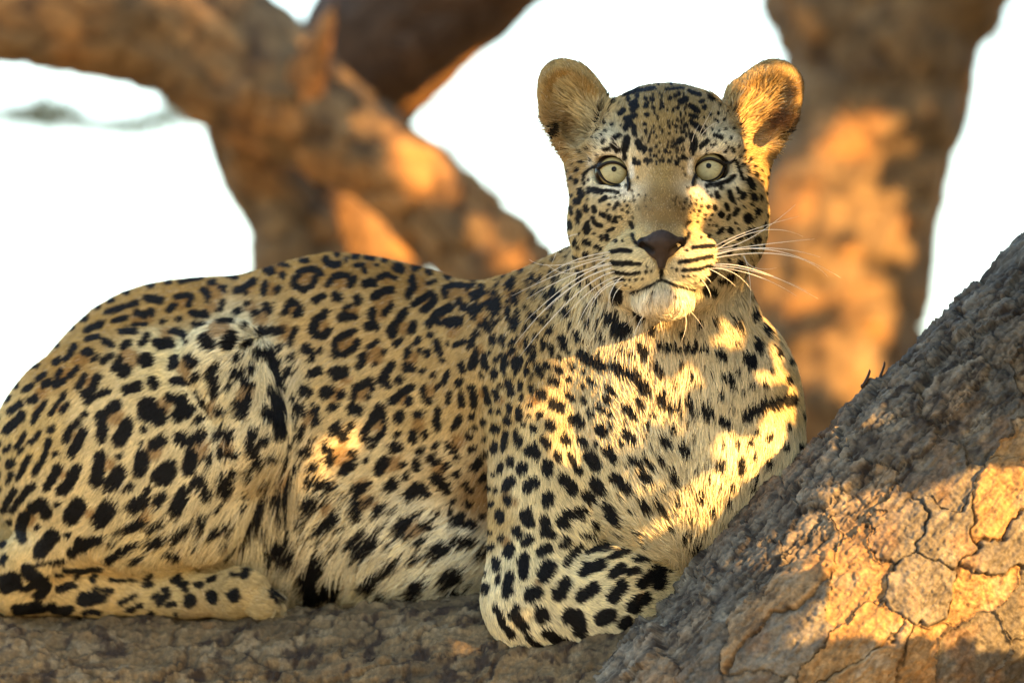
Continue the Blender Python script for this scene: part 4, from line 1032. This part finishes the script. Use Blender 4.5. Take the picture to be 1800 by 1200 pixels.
# plates lie like scales, each lifted at one end
tl1 = rnd_id(id1, 21) * 6.283
disp += (0.6 + 0.4 * (1 - under)) * 8 * np.clip(off1[0] * np.cos(tl1) * .5 + off1[0] * .7 + off1[1] * np.sin(tl1) * .6, -.6, .6)
disp += 9 * fbm(w3, 190, 2, 83)
disp += (1 - .6 * under) * 7 * fbm(np.column_stack([s * 0.35 + 8 * rag, arc, 0 * s]), 14, 4, 95, .6) + 2.2 * fbm(w3, 6, 2, 97)
disp -= 7 * smooth(0.05, 0.0, np.abs(fbm(np.column_stack([s * 0.20 + 12 * rag, arc + 6 * rag, 0 * s]), 34, 4, 97, .55))) * (1 - .75 * under)
strata = 4.0 * np.abs(((f1 * 3.2 + 0.8 * rag) % 1.0) - 0.5)
disp += strata * under + 4 * under * fbm(w3, 22, 4, 85)
BG = 0.62
pos2 = pos + nrm * disp[:, None]
cA, cB, cC, cD = srgb(113, 106, 92), srgb(160, 151, 130), srgb(188, 148, 92), srgb(70, 58, 48)
col = cA[None] * (0.8 + 0.5 * rnd_id(id1, 7))[:, None]
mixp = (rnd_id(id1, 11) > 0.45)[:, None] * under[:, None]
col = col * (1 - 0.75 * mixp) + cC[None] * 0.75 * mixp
lich = smooth(0.15, 0.45, fbm(w3, 46, 3, 91))[:, None] * 0.5
col = col * (1 - lich) + cB[None] * lich
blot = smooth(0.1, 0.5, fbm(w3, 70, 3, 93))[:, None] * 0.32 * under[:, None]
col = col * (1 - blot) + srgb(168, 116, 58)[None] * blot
q3 = np.column_stack([s * 0.35 + 8 * rag, arc, 0 * s])
fib = fbm(q3, 11, 4, 95, .6)
speck = fbm(w3, 7, 3, 96, .6)
fis = smooth(0.05, 0.0, np.abs(fbm(np.column_stack([s * 0.20 + 12 * rag, arc + 6 * rag, 0 * s]), 34, 4, 97, .55))) * (1 - .75 * under)
col = col * (1.04 + 0.75 * fib * (1 - .5 * under) + 0.45 * speck)[:, None]
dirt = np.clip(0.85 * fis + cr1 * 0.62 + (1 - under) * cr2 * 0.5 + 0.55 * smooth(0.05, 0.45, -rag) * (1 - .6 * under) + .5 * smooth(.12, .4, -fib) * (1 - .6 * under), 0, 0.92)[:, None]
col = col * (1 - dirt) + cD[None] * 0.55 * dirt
tv_ok = (nrm[:, 2] > -0.2) & (tx > 900) & (tx < 1830) & (ty < 1230) & (ty > 330)
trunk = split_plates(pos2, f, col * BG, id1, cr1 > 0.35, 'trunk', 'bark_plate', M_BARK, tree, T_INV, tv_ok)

tx2, ty2 = proj(pos2); ty2 = np.where(ty2 < 300, 5000, ty2)
# loose flakes curling off the upper edge
for fx, fy, ln, ang, wd in ((1548, 612, 46, -56, 11), (1524, 632, 34, -48, 9)):
    near = np.where(np.abs(tx2 - fx) < 7)[0]
    e_ = near[np.argmin(ty2[near])]; z = pos2[e_, 2]; fy = ty2[e_] + 3
    dx, dy = math.cos(math.radians(ang)), math.sin(math.radians(ang))
    n = 7; t = np.linspace(-.5, .5, n)
    rows = []
    for side_ in (-1, 0, 1):
        for k in range(n):
            w = wd * (1 - (2 * t[k]) ** 2) ** .5 + 1.5
            lift_ = 10 * (t[k] + .5) ** 2
            rows.append(P(fx + dx * t[k] * ln - lift_ * .7, fy + dy * t[k] * ln + side_ * 1.5 - lift_ * .5 + random.uniform(-1, 1), z + side_ * w * 1.6))
    top = np.array(rows); bot = top + np.array([2.2, 4.0, 0])
    vs = np.concatenate([top, bot]); fs = []
    for b0, flip in ((0, 0), (3 * n, 1)):
        for si in range(2):
            for k in range(n - 1):
                q = [b0 + si * n + k, b0 + si * n + k + 1, b0 + (si + 1) * n + k + 1, b0 + (si + 1) * n + k]
                fs.append(q[::-1] if flip else q)
    ring_ = [k for k in range(n)] + [2 * n - 1, 3 * n - 1] + [3 * n - 2 - k for k in range(n - 1)] + [n]
    for q0, q1 in zip(ring_, ring_[1:] + ring_[:1]):
        fs.append([q1, q0, q0 + 3 * n, q1 + 3 * n])
    ob = mesh_from('bark_flake', vs, np.array(fs), M_BARK, None, True, np.tile(0.4 * srgb(96, 80, 66), (len(vs), 1)))
    ob.parent = trunk

# bough under the leopard
BO_PATH = [P(-1500, 1300, -620), P(-600, 1338, -470), P(100, 1342, -440), P(500, 1348, -400), P(900, 1366, -270), P(1250, 1420, -130), P(1500, 1560, -90)]
BO_R = [180, 250, 265, 277, 325, 350, 330]
pos, nrm, s, a, r, f = limb_grid(BO_PATH, BO_R, BOUGH_N[0], BOUGH_N[1], (1.6, 5.0))
arc = (a - np.pi) * 280.0
w3 = pos
id1, f1, e1 = voronoi(s + 40 * fbm(w3, 80, 5, 151, .6), arc + 40 * fbm(w3, 80, 5, 152, .6), 66, 161, 2.2)
cr1 = smooth(0.10, 0.0, e1)
rag = fbm(w3, 30, 4, 181); fine = fbm(w3, 9, 3, 182)
fb2 = fbm(np.column_stack([s * 0.3 + 10 * rag, arc, 0 * s]), 16, 4, 198, .6)
disp = 6 * (rnd_id(id1, 5) - 0.5) * 2 * smooth(0, .3, e1) - 5 * cr1 + 9 * fb2 + 10 * rag + 4 * fine + 10 * fbm(w3, 150, 2, 183)
pos2 = pos + nrm * disp[:, None]
col = srgb(116, 99, 70)[None] * (0.78 + 0.44 * rnd_id(id1, 7))[:, None] * (1 + .5 * fbm(w3, 8, 3, 195, .6))[:, None]
col = col * (1 + .5 * fb2 + .45 * fbm(w3, 140, 3, 199))[:, None]
lich = smooth(0.12, 0.4, fbm(w3, 26, 4, 191))[:, None] * 0.75
col = col * (1 - lich) + srgb(150, 134, 104)[None] * lich
dirt = np.clip(cr1 * 0.7 + 0.9 * smooth(0.02, 0.35, -fbm(w3, 34, 5, 196, .6)), 0, .92)[:, None]
col = col * (1 - dirt) + srgb(48, 36, 28)[None] * dirt
bx2, by2 = proj(pos)
b_ok = (nrm[:, 2] > -0.2) & (bx2 > -40) & (bx2 < 1150) & (by2 < 1230) & (by2 > 1040)
split_plates(pos2, f, col * 0.55, id1, cr1 > 0.4, 'bough', 'bark_plate', M_BARK, tree, T_INV, b_ok, 150, 40)

# ---------------------------------------------------------------- trees behind
def far_limb(name, pts, par, inv, seed, ns=150, na=90, amp=1.0, base=(124, 102, 70), spot=(176, 128, 72), gain=.66):
    path = [P(*p[:3]) for p in pts]
    rad = [p[3] * (1 - p[2] / DPX) for p in pts]
    pos, nrm, s, a, r, f = limb_grid(path, rad, ns, na)
    sc = 1 + 3800 / DPX
    id1, f1, e1 = voronoi(s + 40 * fbm(pos, 120, 2, seed), (a - np.pi) * r + 40 * fbm(pos, 120, 2, seed + 1), 80, seed + 2, 1.3)
    crk = smooth(0.12, 0, e1)
    rg = fbm(pos, 60, 4, seed + 3)
    disp = amp * (13 * (rnd_id(id1, 3) - .5) * 2 * smooth(0, .2, e1) - 12 * crk + 14 * rg + 26 * fbm(pos, 260, 2, seed + 4))
    col = srgb(*base)[None] * (0.72 + 0.6 * rnd_id(id1, 7))[:, None]
    bl = smooth(0.0, 0.4, fbm(pos, 130, 3, seed + 5))[:, None] * 0.7
    col = col * (1 - bl) + srgb(*spot)[None] * bl
    dk = np.clip(0.75 * crk + 0.6 * smooth(0.05, 0.45, fbm(pos, 70, 4, seed + 6)), 0, .9)[:, None]
    col = col * (1 - dk) + srgb(62, 48, 38)[None] * dk
    return of(mesh_from(name, pos + nrm * disp[:, None], f, M_BARK_FAR, None, True, col * gain), par, inv)

bt = thing('tree', 'thick blurred brown trunk rising behind the leopard\'s head and forking at the top', 'tree', None)
bt.location = Vector(V(np.array([1400.0, 600.0, -5000.0]))); bt.location.z = 0
I2 = Matrix.Translation(-bt.location)
far_limb('trunk', [(1395, 3400, -5000, 260), (1400, 1500, -5000, 215), (1425, 700, -5000, 195), (1455, 480, -5000, 190), (1506, 300, -5000, 176), (1540, 120, -5000, 168), (1540, -60, -5000, 185), (1500, -400, -5000, 150), (1440, -1200, -5000, 120)], bt, I2, 211, 220, 120, gain=.78)
far_limb('limb', [(1540, 160, -5000, 120), (1620, 10, -4980, 140), (1720, -110, -4950, 130), (1850, -280, -4900, 110), (2200, -600, -4850, 80)], bt, I2, 231, 90, 80, gain=.78)
far_limb('limb', [(1520, 120, -5020, 120), (1450, -20, -5050, 120), (1370, -110, -5080, 90), (1200, -260, -5100, 70)], bt, I2, 241, 80, 70, gain=.78)

ct = thing('tree', 'blurred tree at the upper left, a thick limb slanting down behind the leopard\'s back', 'tree', None)
ct.location = Vector(V(np.array([620.0, 600.0, -3800.0]))); ct.location.z = 0
I3 = Matrix.Translation(-ct.location)
limb_a = far_limb('limb', [(-700, -150, -3200, 105), (-120, 0, -3400, 104), (120, 18, -3500, 104), (300, 36, -3580, 126), (468, 150, -3600, 122), (570, 218, -3600, 98), (690, 304, -3600, 88), (800, 394, -3600, 83), (900, 490, -3600, 82), (1000, 600, -3600, 92), (1180, 820, -3640, 110), (1330, 1080, -3680, 130), (1480, 1700, -3700, 170), (1540, 3400, -3700, 220)], ct, I3, 311, 260, 90, .8)
far_limb('trunk', [(350, 95, -3860, 45), (400, 190, -3880, 62), (455, 310, -3900, 66), (508, 430, -3900, 74), (545, 600, -3900, 100), (620, 1200, -3850, 190), (640, 3400, -3800, 240)], ct, I3, 321, 160, 90)
far_limb('limb', [(660, 600, -4050, 100), (648, 440, -4060, 96), (586, 340, -4080, 74), (520, 240, -4100, 60)], ct, I3, 331, 60, 50, .6, (150, 116, 76), (190, 136, 66))  # brighter orange bark colours paint some of the sun onto this limb
far_limb('limb', [(1150, -520, -4100, 190), (900, -190, -4150, 180), (735, -20, -4200, 150), (640, 85, -4250, 118), (560, 190, -4300, 90), (500, 300, -4300, 60)], ct, I3, 341, 120, 90, .8, (92, 72, 56), (84, 64, 46))  # darker bark colours paint in the shade this limb lies in
far_limb('limb', [(960, -60, -4300, 40), (868, 34, -4360, 40), (790, 112, -4400, 38), (715, 180, -4400, 36), (620, 280, -4400, 30)], ct, I3, 351, 90, 60, .5, (170, 128, 84), (190, 140, 84))  # paler bark colours help paint this limb as sunlit
far_limb('branch_stub', [(530, 170, -3500, 36), (550, 105, -3450, 28), (570, 55, -3420, 17), (588, 5, -3400, 7)], ct, I3, 361, 50, 40, .6, (160, 116, 70), (186, 128, 66))  # sunlit look of the stub partly put into its orange colours

# thin bare twigs of bushes far behind
M_TWIG = bark_mat('twig_bark', grain=40, bump=0.1)
def twig_bush(name, label, stems, z, leaves=()):
    b = thing(name, label, 'bush')
    ctr = P(stems[0][0][0], stems[0][0][1], z)
    b.location = Vector(V(np.array(ctr))); b.location.z = 0
    inv = Matrix.Translation(-b.location)
    sc = 1 - z / DPX
    for st in stems:
        zj = z + random.uniform(-200, 200)
        pts = spline([P(q[0], q[1], zj) for q in st[:-1]], 24)
        pts += np.stack([vnoise(pts, 90 * sc, 5), vnoise(pts, 90 * sc, 6), vnoise(pts, 90 * sc, 7)], 1) * 10
        v, f = tube(pts, np.linspace(st[-1], st[-1] * .45, 24) * sc * 1.5, 7)
        of(mesh_from('branch', v, f, M_TWIG, None, True, np.tile(0.5 * srgb(120, 108, 96), (len(v), 1))), b, inv)
    if leaves:
        vs, fs = [], []
        for (lx, ly, rx_, ry_, n_) in leaves:
            for _ in range(n_ * 7):
                q = np.array(P(lx + random.gauss(0, .5) * rx_, ly + random.gauss(0, .5) * ry_, z + random.uniform(-300, 300)))
                a1 = rng.normal(size=3); a1 /= np.linalg.norm(a1); a2 = np.cross(a1, rng.normal(size=3)); a2 /= np.linalg.norm(a2)
                k0 = len(vs); sz = random.uniform(8, 14)
                vs += [q - a1 * sz, q + a2 * sz * .4, q + a1 * sz, q - a2 * sz * .4]; fs.append([k0, k0 + 1, k0 + 2, k0 + 3])
        lf = of(mesh_from('foliage', np.array(vs), np.array(fs), M_TWIG, None, False, np.tile(srgb(96, 104, 84), (len(vs), 1))), b, inv)
        lf['kind'] = 'stuff'
twig_bush('bush', 'faint blurred twigs of a bush against the white sky at the far left', [
    [(-900, 1500), (-500, 700), (-200, 300), (-20, 200), (70, 196), (150, 205), 6], [(-20, 195), (60, 215), (130, 214), (230, 218), (330, 212), 5], [(40, 190), (72, 175), (80, 150), (100, 135), 4], [(230, 218), (285, 208), (330, 180), 4]], -7000, [(95, 196, 60, 26, 50), (75, 205, 30, 34, 26), (215, 220, 120, 20, 90), (295, 200, 44, 24, 30), (20, 205, 50, 26, 34)])
twig_bush('bush', 'faint blurred twigs of a bush against the sky between limb and head', [
    [(700, 2600), (760, 900), (770, 400), (790, 260), (830, 215), (905, 214), 5], [(790, 260), (860, 330), (925, 345), (985, 330), 5], [(830, 215), (760, 190), (735, 180), 4]], -7300, [(830, 212, 60, 10, 60), (955, 338, 34, 12, 40)])
twig_bush('bush', 'blurred bare twig crossing the sky at the top right corner', [
    [(2300, 1500), (2100, 500), (1900, 180), (1800, 105), (1760, 60), (1740, 25), 9], [(1800, 105), (1790, 60), (1800, 10), 6], [(1760, 60), (1700, 20), (1640, 5), 5]], -8000)

# ---------------------------------------------------------------- an unseen leafy tree added towards the sun, its foliage shaped to throw the dappled shade
EA = np.cross(LSUN, [0, 1.0, 0]); EA /= np.linalg.norm(EA)
EB = np.cross(LSUN, EA); EB /= np.linalg.norm(EB)
HOLES = []  # gaps cut in the added foliage where sun patches should land
def beam(x, y, z, rx, ry=None, tilt=0):
    if z is None: z = float(depth_at(x, y))
    p = np.array(P(x, y, z))
    HOLES.append((p @ EA, p @ EB, rx, ry or rx, math.radians(tilt)))
THIN = []
def thin(x, y, z, rx, ry, keep):
    p = np.array(P(x, y, z)); THIN.append((p @ EA, p @ EB, rx, ry, keep))
exec(BEAMS)

def shade_crown():
    st = thing('tree', 'unseen leafy tree added right of the frame, its crown shaped to dapple the leopard with shade', 'tree')
    base = P(3300, 600, -1200)
    st.location = Vector(V(np.array(base))); st.location.z = 0
    inv = Matrix.Translation(-st.location)
    N = LEAVES
    # the added sheet of foliage that blocks the low sun except at its gaps: bounded across the sun's direction, just outside the frame
    q = np.array([P(x, y, z) for x in (-150, 1850) for y in (-80, 1300) for z in (-5700, 400)])
    a0, a1 = (q @ EA).min() - 150, (q @ EA).max() + 150
    b0, b1 = (q @ EB).min() - 150, (q @ EB).max() + 150
    a = rng.uniform(a0, a1, N); b = rng.uniform(b0, b1, N)
    size = rng.uniform(30, 56, N)
    ok = np.ones(N, bool)
    for ha, hb, rx, ry, tl in HOLES:
        da, db = a - ha, b - hb
        u = da * math.cos(tl) + db * math.sin(tl); v = -da * math.sin(tl) + db * math.cos(tl)
        ok &= ((u / (rx + 0.45 * size)) ** 2 + (v / (ry + 0.45 * size)) ** 2 > 1)
    lot = rng.random(N); lim_ = np.ones(N)
    for ha, hb, rx, ry, kp in THIN:                      # foliage thinned to let more sun onto the trees behind
        e = ((a - ha) / rx) ** 2 + ((b - hb) / ry) ** 2
        lim_ = np.where(e < 1, np.minimum(lim_, kp), lim_)
    ok &= lot < lim_
    a, b, size = a[ok], b[ok], size[ok]; n = len(a)
    p0 = a[:, None] * EA + b[:, None] * EB
    t = np.full(n, 1000.0)
    for _ in range(8):                                   # slide along the sun's direction to just past the frame's edge
        pz = p0[:, 2] + LSUN[2] * t
        lim = 900 + 1000 * (1 - pz / DPX) + 60
        t = (lim - p0[:, 0]) / LSUN[0]
    t = t + np.where(a > 1700, rng.uniform(900, 3600, n), rng.uniform(150, 1600, n)) if EA[0] > 0 else t + np.where(a < -1700, rng.uniform(900, 3600, n), rng.uniform(150, 1600, n))
    c = p0 + LSUN * t[:, None]
    # leaves: folded ovals turned roughly to the light
    nr = LSUN + 0.55 * rng.normal(size=(n, 3)); nr /= np.linalg.norm(nr, axis=1)[:, None]
    ax = np.cross(nr, rng.normal(size=(n, 3))); ax /= np.linalg.norm(ax, axis=1)[:, None]
    bx_ = np.cross(nr, ax)
    prof = [(-1, 0, 0), (-.35, .52, .12), (.35, .46, .12), (1, 0, 0), (.35, -.46, .12), (-.35, -.52, .12)]
    vs = np.stack([c + size[:, None] * (u * ax + w * bx_ + h * nr) for u, w, h in prof], 1).reshape(-1, 3)
    k = np.arange(n)[:, None] * 6
    f = np.concatenate([k + np.array([[0, 1, 2, 3]]), k + np.array([[0, 3, 4, 5]])])
    m, nt, bs = new_mat('leaf')
    bs.inputs['Base Color'].default_value = (0.075, 0.095, 0.025, 1); bs.inputs['Roughness'].default_value = 0.5
    tr = nt.nodes.new('ShaderNodeBsdfTranslucent'); tr.inputs['Color'].default_value = (0.10, 0.11, 0.02, 1)
    mx = nt.nodes.new('ShaderNodeMixShader'); mx.inputs['Fac'].default_value = 0.2
    nt.links.new(bs.outputs['BSDF'], mx.inputs[1]); nt.links.new(tr.outputs['BSDF'], mx.inputs[2])
    nt.links.new(mx.outputs['Shader'], nt.nodes['Material Output'].inputs['Surface'])
    cr = of(mesh_from('crown', vs, f, m, None, False), st, inv)
    cr['kind'] = 'stuff'
    far_limb('trunk', [(3300, 5200, -1200, 180), (3300, 2000, -1200, 150), (3200, 700, -1000, 120), (3000, -100, -700, 80), (2900, -900, -500, 50)], st, inv, 411, 80, 40)
shade_crown()
